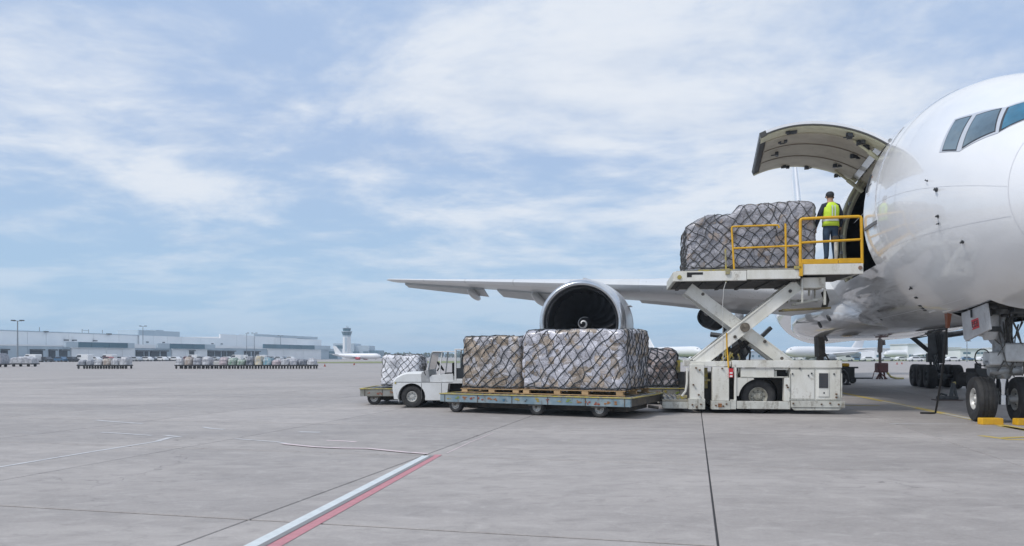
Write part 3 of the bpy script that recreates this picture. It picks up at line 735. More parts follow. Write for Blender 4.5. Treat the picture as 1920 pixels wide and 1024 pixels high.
# wing-body fairing
m = MB(); rings = []
for t in [7.6, 8.2, 9, 10.5, 13, 16, 19, 22, 24.5, 26]:
    k = sin(pi * min(max((t - 7.4) / 18.8, 0), 1)) ** .45
    ww = lerp(1.6, 3.05, k); zb = lerp(2.6, 2.28, k); zt = lerp(2.8, 4.6, k); rings.append([(ww * cos(a) * (abs(cos(a)) ** -.35 if abs(cos(a)) > 1e-3 else 1), t, lerp(zb, zt, .5) + (zt - zb) / 2 * (1 if sin(a) > 0 else -1) * abs(sin(a)) ** .7) for a in [2 * pi * q / 32 for q in range(32)]])
m.loft(rings); m.build('wing_body_fairing', ACW, AC, smooth=True, sharp=60)
for t_, x_, z_ in ((10.5, -2.75, 2.75), (11.2, -2.45, 2.25), (9.3, -2.6, 2.95)):
    MB().lathe([(0, .13), (.05, .13), (.051, .001)], (x_, t_, z_), (-1, -.15, -.5), 12).build('vent_port', DARKG, AC)

# wings with engines
def af(c, th):   # aerofoil loop, x along the chord 0..1
    up_, lo_ = [], []
    for k in range(13):
        x = (1 - cos(pi * k / 12)) / 2
        y = 5 * th * (.2969 * sqrt(x) - .126 * x - .3516 * x * x + .2843 * x ** 3 - .1015 * x ** 4)
        cam_ = .018 * (1 - (2 * x - 1) ** 2)
        up_.append((x, y + cam_)); lo_.append((x, -y + cam_))
    return up_ + lo_[-2:0:-1]
def le(lat): return 15.6 + (lat - 11.8) * .748
def zle(lat): return 3.95 + (lat - 2.8) * .113
def chord(lat): return lerp(11.6, 7.2, (lat - 2) / 7.5) if lat < 9.5 else lerp(7.2, 1.7, (lat - 9.5) / 19)
def wing_pt(sgn, lat, x, dz=0): return Vector((sgn * lat, le(lat) + x * chord(lat), zle(lat) + dz - x * chord(lat) * .035))
LATS = [1.0, 2.6, 4, 6, 8, 9.5, 12, 15, 18, 21, 24, 26.5, 28.4, 28.9]
for sgn in (-1, 1):
    m = MB(); rings = []
    for la in LATS:
        c = chord(la) * (1 if la < 28.6 else .6); th = lerp(.135, .095, min(la / 20, 1)) * (1 if la < 28.6 else .5)
        rings.append([(sgn * la, le(la) + (0 if la < 28.6 else .5) + x * c, zle(la) + z * c - x * c * .035) for x, z in af(c, th)])
    m.loft(rings); wing = m.build('wing', WINGG, AC, smooth=True, sharp=40)
    # polished slat along the leading edge, parted in sections
    for a, b in ((3.2, 9.9), (13.6, 17.2), (17.3, 20.9), (21.0, 24.6), (24.7, 28.0)):
        m = MB(); rings = []
        for q in range(5):
            la = lerp(a, b, q / 4); c = chord(la); th = lerp(.135, .095, min(la / 20, 1)) * 1.04
            loop = [p for p in af(c, th)]; fr = [p for p in loop if p[0] < .14]
            up_ = [p for p in loop[:13] if p[0] < .12]; lo_ = [p for p in loop[13:] if p[0] < .12]
            lp = lo_ + up_
            rings.append([(sgn * la, le(la) - .02 + x * c, zle(la) + z * c - x * c * .035 + .004) for x, z in lp])
        m.loft(rings, closed=False, cap=False); m.build('slat', M('slat grey', (.66, .68, .70), .3, .3), wing, smooth=True, sharp=60)
    # drooped flaps and ailerons below the trailing edge
    for a, b, dr in ((13.0, 19.5, .55), (20.6, 27.4, .50), (4.0, 10.5, .12)):
        m = MB(); rings = []
        for q in range(5):
            la = lerp(a, b, q / 4); c = chord(la); x0, x1 = .70, 1.04
            p0 = wing_pt(sgn, la, x0, -.12 if a > 5 else .02); p1 = wing_pt(sgn, la, x1, -dr * lerp(1.0, .75, q / 4) * (c / 5) ** .3)
            hh = .10 + c * .010
            rings.append([p0 + Vector((0, 0, hh)), p1 + Vector((0, 0, .03)), p1, p0 - Vector((0, 0, hh * .4))])
        m.loft(rings); m.build('flap', M('flap grey', (.42, .44, .45), .45, 0, (.36, .375, .385), 1.5, .7), wing, smooth=True, sharp=30)
    for la in (7.0, 16.6, 21.4):
        c = chord(la); m = MB(); rings = []
        for k in range(9):
            u = k / 8; pt = wing_pt(sgn, la, lerp(.42, 1.12, u)); r_ = .06 + .20 * sin(pi * u) ** .6
            pt.z -= .25 + .25 * u
            rings.append([(pt.x + .62 * r_ * cos(a), pt.y, pt.z - .1 + 1.15 * r_ * sin(a)) for a in [2 * pi * q / 12 for q in range(12)]])
        m.loft(rings); m.build('flap_track_fairing', WINGG, wing, smooth=True)
    # engine
    lat, t0, ez = 12.12, 11.54, 2.97
    C_ = Vector((sgn * lat, t0, ez))
    m = MB()
    m.lathe([(2.4, 1.42), (1.6, 1.43), (.8, 1.44), (.42, 1.47), (.17, 1.535), (.04, 1.61), (0, 1.68)], C_, (0, 1, 0), 64)
    inl = m.build('engine_inlet', M('inlet liner', (.035, .037, .042), .4, .2, (.02, .021, .024), 2, .6), AC, smooth=True, sharp=80)
    m = MB(); m.lathe([(.36, 1.478), (.17, 1.537), (.04, 1.612), (-.006, 1.685), (.02, 1.745), (.12, 1.80), (.34, 1.86), (.5, 1.885)], C_ - Vector((0, .003, 0)), (0, 1, 0), 64)
    m.build('inlet_lip', ALU, inl, smooth=True, sharp=80)
    m = MB(); m.lathe([(.5, 1.882), (1.0, 1.93), (1.8, 1.955), (2.8, 1.94), (3.8, 1.85), (4.8, 1.66), (5.4, 1.5), (5.4, 1.44), (4.4, 1.5)], C_, (0, 1, 0), 64)
    nac = m.build('engine_nacelle', NACEL, AC, smooth=True, sharp=50)
    MB().lathe([(4.6, .95), (5.6, .92), (6.8, .62), (6.8, .5), (7.6, .02)], C_, (0, 1, 0), 32).build('exhaust_cone', STEEL, nac, smooth=True)
    for tt in (.52, 2.6):
        rr_ = 1.888 if tt < 1 else 1.947
        MB().lathe([(tt, rr_ - .02), (tt, rr_ + .004), (tt + .025, rr_ + .004), (tt + .025, rr_ - .02)], C_, (0, 1, 0), 64, ring=True).build('nacelle_seam', PANELL, nac)
    # fan
    MB().lathe([(2.0, 1.45), (2.02, .01)], C_, (0, 1, 0), 40).build('fan_duct', BLACK, inl)
    bl = MB()
    rr = []
    for k in range(7):
        q = k / 6; r_ = lerp(.32, 1.41, q); tw = R(lerp(25, 62, q)); cw = lerp(.16, .27, sin(pi * (.25 + .6 * q))) ; sw = .16 * sin(pi * q) - .05 * q
        rr.append([(sw - cw * sin(tw) * e, r_, cw * cos(tw) * e * .8) for e in (-1, 0, 1)])
    vs_ = [Vector(p) for r_ in rr for p in r_]
    bl.add([(p.x, p.z, p.y) for p in vs_], [(i * 3 + j, i * 3 + j + 1, i * 3 + j + 4, i * 3 + j + 3) for i in range(6) for j in range(2)])
    bme = bl.mesh('fan_blade', BLADE, True, 80)
    for k in range(22):
        b_ = bpy.data.objects.new('fan_blade', bme); COL.objects.link(b_); b_.parent = inl
        b_.location = C_ + Vector((0, 1.2, 0)); b_.rotation_euler = (0, 2 * pi * k / 22, 0)
    CF = C_; C_ = C_ - Vector((0, .42, 0))
    m = MB(); m.lathe([(.86, .002), (.90, .05), (1.0, .115), (1.15, .19), (1.35, .27), (1.6, .34)], C_, (0, 1, 0), 32)
    sp = m.build('spinner', M('spinner black', (.025, .025, .028), .35), inl, smooth=True, sharp=80)
    # white spiral painted on the spinner, raised a hair
    sv = []
    def spin_pt(r_, a):
        prof = [(.002, .86), (.05, .90), (.115, 1.0), (.19, 1.15), (.27, 1.35), (.34, 1.6)]
        for (r0, h0), (r1, h1) in zip(prof, prof[1:]):
            if r_ <= r1: h_ = lerp(h0, h1, (r_ - r0) / (r1 - r0)); break
        else: h_ = 1.6
        return C_ + Vector((r_ * cos(a), h_ - .012, r_ * sin(a)))
    for k in range(49):
        q = k / 48; a = R(200) - q * R(500); r_ = .030 + .27 * q ** .8; wd_ = .044 * (1 if q < .72 else 1 - (q - .72) / .28 * .8)
        sv += [spin_pt(max(.004, r_ - wd_), a), spin_pt(r_ + wd_ * .4, a)]
    MB().add(sv, [(2 * k, 2 * k + 1, 2 * k + 3, 2 * k + 2) for k in range(48)]).build('spiral_mark', M('spiral white', (.85, .85, .85), .5), sp)
    C_ = CF
    # pylon
    m = MB(); rings = []
    for k in range(7):
        q = k / 6; y = lerp(t0 + .9, t0 + 7.2, q); zt = lerp(ez + 1.98, zle(lat) + .1, min(1, q * 1.6)); zb = lerp(ez + 1.7, ez + 1.3, q)
        ww = .05 + .24 * sin(pi * min(.5, q * .9 + .05))
        rings.append([(sgn * lat - ww, y, zb), (sgn * lat + ww, y, zb), (sgn * lat + ww, y, zt - .1), (sgn * lat + ww * .4, y, zt + .02), (sgn * lat - ww * .4, y, zt + .02), (sgn * lat - ww, y, zt - .1)])
    m.loft(rings); m.build('pylon', NACEL, AC, smooth=True, sharp=50)
    MB().box(C_.x + 1.9 * .87 * 1 - .02, C_.x + 1.9 * .87 + .28, t0 + 1.6, t0 + 2.6, ez + 1.9 * .42 - .01, ez + 1.9 * .42 + .02).build('nacelle_strake', NACEL, nac)
    # tail plane
    m = MB(); rings = []
    for la in (.5, 3, 6, 9, 10.6):
        q = la / 10.6; c = lerp(6.2, 2.2, q); rings.append([(sgn * la, lerp(43.5, 50.2, q) + x * c, lerp(6.9, 8.4, q) + z * c) for x, z in af(c, .09)])
    m.loft(rings); m.build('tail_plane', WINGG, AC, smooth=True, sharp=40)
m = MB(); rings = []
for k in range(6):
    q = k / 5; c = lerp(8.2, 3.2, q); z = lerp(7.3, 18.6, q); rings.append([(th_ * c, lerp(40.5, 49.0, q) + x * c, z) for x, th_ in af(c, .10)])
m.loft(rings); m.build('tail_fin', ACW, AC, smooth=True, sharp=40)

# ---- nose gear
def wheel(parent, c, axis, r, wdt, rim_r, rimmat, tyre_name='wheel', n=28, treads=True, both=True):
    """wheel part: tyre mesh with rim and hub as sub-parts; axis is the axle direction"""
    c = Vector(c); ax = Vector(axis).normalized(); h = wdt / 2; k = min(h * .45, r * .2)
    prof = [(-h * .78, rim_r), (-h * .96, rim_r + .25 * (r - rim_r)), (-h, rim_r + .55 * (r - rim_r)), (-h * .9, r - k * .35), (-h * .66, r - k * .08)]
    if treads:
        for q in (-.4, 0, .4): prof += [(q * h - .018, r), (q * h - .012, r - .014), (q * h + .012, r - .014), (q * h + .018, r)]
    else: prof += [(0, r)]
    prof += [(h * .66, r - k * .08), (h * .9, r - k * .35), (h, rim_r + .55 * (r - rim_r)), (h * .96, rim_r + .25 * (r - rim_r)), (h * .78, rim_r)]
    t_ = MB().lathe(prof, c, ax, n, ring=True).build(tyre_name, RUBBER, parent, smooth=True, sharp=50)
    for s_ in ((-1, 1) if both else (-1,)):
        pr = [(h * .80, rim_r + .004), (h * .84, rim_r * .97), (h * .74, rim_r * .88), (h * .45, rim_r * .80), (h * .40, rim_r * .55), (h * .62, rim_r * .42), (h * .66, rim_r * .26), (h * .80, rim_r * .22), (h * .82, .002)]
        MB().lathe(pr, c, ax * s_, n).build('rim', rimmat, t_, smooth=True, sharp=40)
        b = MB(); a = ax.orthogonal().normalized(); bb = ax.cross(a)
        for q in range(8):
            an = 2 * pi * q / 8; p = c + ax * s_ * h * .44 + (a * cos(an) + bb * sin(an)) * rim_r * .67; b.tube([p, p + ax * s_ * h * .1], rim_r * .07, 6)
        tag(b.build('wheel_nut', DARKG, t_), kind='stuff')
    return t_
NG = Vector((-.06, 0, 0)); NR = .535
for s_, x in ((-1, -.43), (1, .43)):
    wheel(AC, (NG.x + x, .02, NR), (1, 0, 0), NR, .42, .255, RIMW, n=40)
MB().tube([(NG.x - .36, .02, NR), (NG.x + .36, .02, NR)], .075, 14).build('axle', GEARW, AC, smooth=True)
MB().tube([(NG.x, .02, NR - .1), (NG.x, 0, 1.15)], .125, 20).lathe([(0, .17), (.22, .17)], (NG.x, .02, NR - .12), (0, 0, 1), 20).build('oleo_strut', CHROME, AC, smooth=True)
MB().tube([(NG.x, 0, 1.02), (NG.x, 0, 1.12), (NG.x, 0, 1.3), (NG.x, .0, 3.1)], [.15, .20, .20, .215], 20).build('strut', GEAR, AC, smooth=True)
MB().box(NG.x - .08, NG.x + .52, -.42, .0, 1.42, 1.86).box(NG.x - .36, NG.x - .05, -.33, .2, 1.34, 1.66).build('steering_unit', GEARW, AC, bevel=.05, segs=3)
MB().tube([(NG.x - .42, -.16, 1.36), (NG.x + .62, -.16, 1.40)], .085, 12).tube([(NG.x - .32, -.1, 1.20), (NG.x + .35, -.1, 1.22)], .12, 12).build('steering_actuator', GEAR, AC, smooth=True)
MB().bar((NG.x - .09, .2, 1.2), (NG.x - .05, .5, .85), .06, .09).bar((NG.x + .09, .2, 1.2), (NG.x + .05, .5, .85), .06, .09).bar((NG.x, .5, .85), (NG.x, .14, .55), .13, .08).build('torque_link', GEAR, AC, bevel=.012)
MB().bar((NG.x - .12, .1, 1.9), (NG.x - .2, 1.9, 2.9), .14, .16).bar((NG.x + .12, .1, 1.9), (NG.x + .2, 1.9, 2.9), .14, .16).build('drag_brace', GEAR, AC, bevel=.02)
MB().tube([(NG.x - .30, -.2, 1.95), (NG.x - .33, -.22, 2.15), (NG.x - .34, -.2, 2.5)], [.15, .2, .2], 16).build('retraction_cylinder', GEARW, AC, smooth=True)
MB().box(NG.x - .42, NG.x - .16, -.425, -.40, 2.12, 2.24).build('cylinder_marking', DARKG, AC)
for s_ in (-.55, .55):
    MB().lathe([(0, .10), (.05, .15), (.12, .15), (.13, .001)], (NG.x + s_ + .05, -.30, 2.15), (0, 1, .1), 16).build('taxi_light', GEARW, AC, smooth=True)
hm = MB(); rh = random.Random(2)
for k in range(16):
    x0 = NG.x + rh.uniform(-.34, .42); x1 = NG.x + rh.uniform(-.3, .35); z0 = rh.uniform(2.0, 2.8); z1 = rh.uniform(1.05, 1.6)
    yy = -.24 - rh.uniform(0, .14)
    hm.tube([(x0, yy + .1, z0), (lerp(x0, x1, .3) + rh.uniform(-.1, .1), yy, lerp(z0, z1, .3)), (lerp(x0, x1, .7) + rh.uniform(-.12, .12), yy - .03, lerp(z0, z1, .7)), (x1, yy + .08, z1)], rh.uniform(.010, .022), 6)
for k in range(5):
    hm.tube([(NG.x - .18 + .02 * k, -.12, 1.25), (NG.x - .24 - .04 * k, -.16, 1.0), (NG.x - .16, -.1, .8), (NG.x - .14, -.05, .62)], .012, 6)
hm.build('hydraulic_hose', M('hose grey', (.16, .16, .15), .5, .3, (.05, .05, .05), 8, .8), AC, smooth=True)
hb = MB(); 
for k in range(4):
    a0 = 2 * pi * k / 4
    hb.tube([(NG.x - .48 + .16 * cos(q), -.22, 1.52 + .2 * sin(q)) for q in [2 * pi * e / 14 for e in range(15)]], .014, 6)
hb.build('coiled_hose', GUMM, AC, smooth=True)
# gear bay (dark box up inside the nose) and its doors
def belly(t, x):
    wd, zc, T, B = sec(t); return zc - (zc - B) * sqrt(max(0, 1 - (x / wd) ** 2))
bt = [ts[i] for i in range(iB0, iB1 + 1)]
nl = len(bt)
near = [S(t, -65, .992) for t in bt]; farr = [S(t, -115, .992) for t in bt]
lo_ = near + list(reversed(farr))
hi_ = [Vector((p.x * .92, p.y, 3.6)) for p in lo_]
m = MB(); nn_ = len(lo_)
m.add(lo_ + hi_, [(i, (i + 1) % nn_, (i + 1) % nn_ + nn_, i + nn_) for i in range(nn_)] + [tuple(range(nn_, 2 * nn_))])
m.build('gear_bay', M('bay dark', (.03, .03, .03), .7, 0, (.012, .012, .012), 3, .7), AC)
ed = MB()
for i in range(nn_):
    ed.bar(lo_[i] + Vector((0, 0, -.012)), lo_[(i + 1) % nn_] + Vector((0, 0, -.012)), .03, .03)
ed.build('bay_edge', GEAR, AC)
bq = MB()
for k in range(14):
    x = rh.uniform(-.8, .7); y = rh.uniform(-1.6, .6); q = rh.uniform(.06, .16); zz = belly(y, x) + rh.uniform(.15, .45)
    bq.box(x - q, x + q, y - q, y + q, zz - q * 1.2, zz)
tag(bq.build('bay_equipment', DARKG, AC, bevel=.02), kind='stuff')
for s_ in (-1, 1):
    ta, tb = -1.85, -.32
    pa = S(ta, -66); pb = S(tb, -67.5)
    if s_ > 0: pa.x = -pa.x; pb.x = -pb.x
    m = MB()
    o_ = [pa, pb, pb + Vector((-s_ * .05, 0, -.60)), pb + Vector((-s_ * .06, -.12, -.66)), pa + Vector((-s_ * .07, 0, -.57))]
    m.loft([o_, [p + Vector((-s_ * .045, 0, 0)) for p in o_]])
    gd = m.build('gear_door', M('gear door grey', (.50, .51, .53), .4, .1, (.34, .34, .35), 2.5, .7, grime=.35, gcol=(.1, .09, .08)), AC, bevel=.008)
    if s_ < 0:
        # red square with dark characters, stencilled on the outer face of the door
        n_ = (o_[1] - o_[0]).cross(o_[4] - o_[0]).normalized(); n_ = n_ if n_.x < 0 else -n_
        def dp(u, v): return lerp(lerp(o_[0], o_[1], u), lerp(o_[4], o_[2], u), v) + n_ * .006
        MB().add([dp(.34, .42), dp(.62, .42), dp(.62, .80), dp(.34, .80)], [(0, 1, 2, 3)]).build('red_stencil', REDP, gd)
        ch = MB()
        def seg(u0, v0, u1, v1): 
            e = n_ * .004
            ch.add([dp(u0, v0) + e, dp(u1, v0) + e, dp(u1, v1) + e, dp(u0, v1) + e], [(0, 1, 2, 3)])
        for uu in (.37, .455, .54):
            seg(uu, .50, uu + .06, .54); seg(uu + .04, .5, uu + .06, .70); seg(uu, .58, uu + .06, .62); seg(uu, .68, uu + .06, .72)
        ch.build('stencil_characters', M('stencil dark', (.03, .02, .03), .5), gd)
        MB().bar(o_[0] + (o_[1] - o_[0]) * .55 + Vector((-.02, 0, -.02)), o_[0] + (o_[1] - o_[0]) * .55 + Vector((-.01, 0, -.20)), .04, .03).build('door_rod', DARKG, gd)

# ---- main gear (six-wheel trucks)
def main_gear(cx, cy, brace_dir):
    r_ = .575
    for k, yy in enumerate((-1.35, 0, 1.35)):
        for x in (-.56, .56):
            wheel(AC, (cx + x, cy + yy, r_), (1, 0, 0), r_, .44, .27, DARKG, n=26, treads=True)
        MB().tube([(cx - .6, cy + yy, r_), (cx + .6, cy + yy, r_)], .09, 12).build('axle', DARKG, AC, smooth=True)
    MB().tube([(cx, cy - 1.5, r_), (cx, cy + 1.5, r_)], .15, 12).build('truck_beam', DARKG, AC, smooth=True)
    MB().tube([(cx, cy - .2, r_), (cx, cy - .15, 1.4)], .14, 14).tube([(cx, cy - .15, 1.3), (cx, cy, 3.9)], .24, 16).build('main_strut', GEAR, AC, smooth=True)
    MB().box(cx - .42, cx + .46, cy - .42, cy - .30, 1.62, 3.5).build('strut_door', M('gear door dark', (.10, .105, .11), .5, .1, (.05, .05, .05), 3, .7), AC, bevel=.02)
    MB().box(cx - .45, cx - .2, cy - .45, cy - .1, 1.25, 1.7).box(cx + .0, cx + .34, cy - .4, cy - .1, 1.2, 1.62).tube([(cx - .3, cy - .3, 1.35), (cx - .25, cy - .3, .9)], .06, 8).build('strut_bracket', DARKG, AC, bevel=.03)
    bd = brace_dir
    MB().bar((cx + bd * .3, cy - .3, 1.75), (cx + bd * 1.65, cy + .2, 3.1), .2, .2).bar((cx + bd * .25, cy - .1, 2.6), (cx + bd * .95, cy, 2.45), .08, .08).build('side_brace', DARKG, AC, bevel=.02)
    MB().tube([(cx - bd * .5, cy - .1, 2.6), (cx - bd * 1.5, cy + .1, 2.75)], .14, 10).build('retraction_jack', DARKG, AC, smooth=True)
    hh = MB()
    for k in range(4): hh.tube([(cx + .1 * k - .1, cy - .45, 2.6), (cx + .05 * k, cy - .5, 1.8), (cx + .12 * k - .2, cy - .42, 1.2), (cx + .1, cy - .3, .7)], .018, 6)
    hh.build('brake_hose', GUMM, AC, smooth=True)
rg = to_ac((1768 - 960) / 38.2, 37.9, 0)
main_gear(rg.x, rg.y, -1)
lg = to_ac((1392 - 960) / 35.0, 41.2, 0)
main_gear(lg.x, lg.y, 1)
cyl = to_ac((1330 - 960) / 38.5, 37.0, 3.45)
MB().lathe([(-.3, .42), (-.28, .5), (0, .55), (.9, .55), (1.1, .3), (1.1, .001)], cyl, (.35, 1, -.1), 20).lathe([(-.1, .001), (-.1, .42), (-.3, .42)], cyl, (.35, 1, -.1), 20).build('gear_fairing', DARKG, AC, smooth=True)
a_ = to_ac((1362 - 960) / 38.0, 37.4, 3.3); b_ = to_ac((1362 - 960) / 38.0, 37.4, 1.6)
MB().bar(a_, b_, .5, .4).build('gear_leg', DARKG, AC, bevel=.03)
# drain mast and struts hanging under the belly
d0 = to_ac((1535 - 960) / 40, 35.5, 2.35); d1 = to_ac((1540 - 960) / 40, 35.5, .0)
MB().bar(d0 + Vector((0, 0, .3)), lerp(d0, d1, .35), .55, .3).bar(lerp(d0, d1, .3), d1, .26, .26).bar(lerp(d0, d1, .1), d1 + Vector((.9, 0, .3)), .07, .07).build('ground_lock_strut', M('strut brown grey', (.16, .14, .12), .6, .2, (.07, .065, .06), 5, .7), AC, bevel=.02)

# ================================================================== SCISSOR LOADER
LROT = R(-8)
LCX, LCY = 6.6, 20.4
LD = empty('cargo_loader', (LCX - 1.85 * cos(LROT), LCY - 1.85 * sin(LROT), 0), LROT)
tag(LD, 'worn white scissor lift cargo loader raised to the freighter door', 'cargo loader')
PS = 69.7
def lx(p):      # photo column to distance along the near face of the loader
    k = (p - 960) / FPX; return 1.85 + (k * LCY - LCX) / (cos(LROT) - k * sin(LROT))
def ldw(x, y, z): return (LD.location.x + x * cos(LROT) - y * sin(LROT), LD.location.y + x * sin(LROT) + y * cos(LROT), z)
def lz(p): return HC - (p - HPY) / PS
def lb(name, mat_, a, b, top, bot, d0, d1, bevel=.008): return bx(name, mat_, LD, lx(a), lx(b), d0, d1, lz(bot), lz(top), bevel)
LW = 2.75
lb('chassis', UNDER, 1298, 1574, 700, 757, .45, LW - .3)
lb('skirt_beam', LOADD, 1382, 1482, 752.5, 767, .0, .12)
lb('skirt_beam', LOADD, 1483, 1584, 751.5, 763, -.02, .12)
lb('skirt_beam', LOADD, 1294, 1580, 752, 767, LW - .15, LW)
MB().prism([(lx(1483), lz(763.5)), (lx(1582), lz(763.5)), (lx(1572), lz(768)), (lx(1490), lz(769))], .0, .1).build('skirt_beam', LOADD, LD, bevel=.006)
lb('post', LOADW, 1294, 1320.5, 683, 752, .02, .32)
lb('post', LOADW, 1336, 1367, 689, 752, .0, .34)
lb('post', LOADW, 1377, 1381, 683, 766, .0, .12)
lb('post', LOADW, 1471, 1481, 708.5, 752, .02, .3)
lb('corner_foot', LOADD, 1291, 1322, 748.5, 768.5, -.02, .36)
lb('corner_foot', LOADD, 1334, 1369, 752.5, 768.5, -.025, .36)
lb('foot_plate', LOADD, 1369, 1380, 750, 768, -.01, .2)
lb('yellow_post', YWORN, 1321.5, 1330, 690, 730, .40, .46)
lb('yellow_post', YWORN, 1322, 1334.5, 712, 716, .30, .40)
lb('hydraulic_tank', LOADD, 1382, 1386, 696, 740, .2, .5)
lb('top_beam', LOADW, 1373, 1579, 676, 689.5, .0, .3, .012)
lb('top_beam', LOADW, 1296, 1372, 677.5, 687.5, .06, .3, .012)
lb('top_beam', LOADW, 1296, 1578, 676, 689, LW - .3, LW, .012)
lb('tank_panel', LOADW, 1389.5, 1452, 691, 708, .04, .5)
lb('tank_panel', LOADW, 1453, 1479, 691, 693.5, .04, .5)
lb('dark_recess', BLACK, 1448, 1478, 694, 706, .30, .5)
lb('valve_block', LOADD, 1452, 1458, 695, 706, .1, .3)
lb('shelf_edge', LOADD, 1389.5, 1479, 706.2, 708.3, .02, .25)
# wheel arch panel
pts = [(lx(1381.5), lz(708.5)), (lx(1413), lz(708.5))]
cxw, czw, ra_ = lx(1424), lz(748), 37.5 / PS
for k in range(9):
    a = R(lerp(104, 172, k / 8)); pts.append((cxw + ra_ * cos(a), czw + ra_ * sin(a)))
pts += [(lx(1381.5), lz(743))]
MB().prism(pts, .03, .09).build('wheel_arch_panel', LOADW, LD, bevel=.005)
wheel(LD, (lx(1424), .33, .46), (0, -1, 0), .46, .36, .245, RIMD, n=36, treads=False)
wheel(LD, (lx(1424), LW - .5, .46), (0, 1, 0), .46, .36, .245, RIMD, n=28, treads=False)
wheel(LD, (lx(1345), 1.5, .3), (0, -1, 0), .3, .3, .16, RIMD, n=24, treads=False)
MB().lathe([(0, .52), (.5, .52)], (lx(1424), .18, .50), (0, 1, 0), 28).build('wheel_arch', BLACK, LD, smooth=True)
# engine cabinet
lb('cabinet', LOADW, 1482, 1579, 690.5, 751, .05, LW - .1)
lb('cabinet_door', LOADW, 1483.5, 1527, 693, 747.5, .015, .05)
lb('cabinet_door', LOADW, 1530, 1576, 693, 748.5, .015, .05)
vd = lb('vent_door', LOADW, 1534, 1554.5, 697, 743, -.005, .016)
bx('vent_grille', M('grille dark', (.06, .065, .08), .5), vd, lx(1535.5), lx(1552.5), -.013, -.004, lz(727), lz(699.5), .0)
gm = MB()
for k in range(9): z = lerp(lz(726), lz(701), k / 8); gm.box(lx(1536), lx(1552), -.02, -.012, z - .006, z + .006)
tag(gm.build('grille_slat', CARTD, vd), kind='stuff')
for a, b, c, d in ((1480.5, 1482.5, 700, 745), (1577, 1579.5, 700, 745)):
    lb('cabinet_edge', LOADD, a, b, c, d, -.0, .05)
for pxx, pyy in ((1486, 701), (1522, 700), (1564, 701), (1516, 704), (1545, 736), (1500, 691)):
    lb('door_handle', DARKG, pxx - 1.2, pxx + 1.2, pyy - 1.5, pyy + 1.5, -.012, .016, .002)
rl = random.Random(11)
for pxx, pyy in ((1305, 690), (1300, 722), (1310, 741), (1312, 694), (1298, 760), (1306, 764), (1314, 759), (1342, 761), (1356, 762), (1362, 758), (1354, 691), (1475, 722), (1477, 726), (1540, 757), (1556, 755), (1572, 757), (1568, 744), (1568, 738), (1487, 756)):
    lb('bolt', M('rust', (.16, .08, .03), .7, .1, (.06, .04, .03), 20, .8), pxx - 1.5, pxx + 1.5, pyy - 1.3, pyy + 1.3, -.045, .02, .004)
lb('hydraulic_valve', M('valve orange', (.40, .16, .04), .6, .1, (.12, .07, .05), 14, .8), 1346, 1353, 757, 764, -.06, -.02, .01)
rp = lb('warning_plate', REDP, 1366.5, 1374.5, 691, 708, -.03, -.005, .003)
bx('plate_text', WHITEP, rp, lx(1368), lx(1373), -.034, -.029, lz(701), lz(698), 0)
bx('plate_text', WHITEP, rp, lx(1368), lx(1373), -.034, -.029, lz(707), lz(704), 0)
# scissor arms
def arm(p, q, y, wd_=.335, th_=.13, m_=LOADW):
    a = Vector((lx(p[0]), y, lz(p[1]))); b = Vector((lx(q[0]), y, lz(q[1])))
    o = MB().bar(a, b, th_, wd_).build('scissor_arm', m_, LD, bevel=.012)
    d = (b - a).normalized(); u = Vector((-d.z, 0, d.x))
    e = MB()
    for s_ in (-1, 1): e.bar(a + u * s_ * (wd_ / 2 - .02) + Vector((0, -.066, 0)), b + u * s_ * (wd_ / 2 - .02) + Vector((0, -.066, 0)), .03, .03, up=u)
    e.build('arm_flange', LOADW, o)
    return o
for y in (.36, 1.15):
    arm((1294, 536), (1486, 683), y + .18)
    arm((1502, 532), (1308, 684), y)
MB().tube([(lx(1400), .28, lz(613)), (lx(1400), LW - .2, lz(613))], .09, 14).build('pivot_pin', CARTD, LD, smooth=True)
MB().lathe([(0, .13), (.05, .13), (.06, .001)], (lx(1400), .30, lz(613)), (0, -1, 0), 16).build('pivot_cap', M('pivot rusty', (.2, .17, .13), .6, .2, (.06, .05, .04), 14, .8), LD)
for pxx, pyy in ((1381, 631), (1320, 549), (1470, 672), (1486, 545), (1440, 640)):
    MB().lathe([(0, .045), (.03, .045), (.031, .001)], (lx(pxx), .285 if pyy != 640 else .46, lz(pyy)), (0, -1, 0), 10).build('arm_bolt', CARTD, LD)
for (p, q) in (((1412, 640), (1352, 676)), ((1420, 636), (1372, 678))):
    MB().tube([(lx(p[0]), 1.2, lz(p[1])), (lx(q[0]), 1.25, lz(q[1]))], .07, 10).build('lift_ram', CARTD, LD, smooth=True)
MB().tube([(lx(1340), 1.5, lz(552)), (lx(1450), 1.5, lz(640)), (lx(1470), 1.5, lz(672))], .09, 10).build('lift_ram', CARTD, LD, smooth=True)
MB().bar((lx(1310), 1.4, lz(680)), (lx(1395), 1.4, lz(618)), .1, .14).build('stabiliser_link', LOADD, LD, bevel=.01)
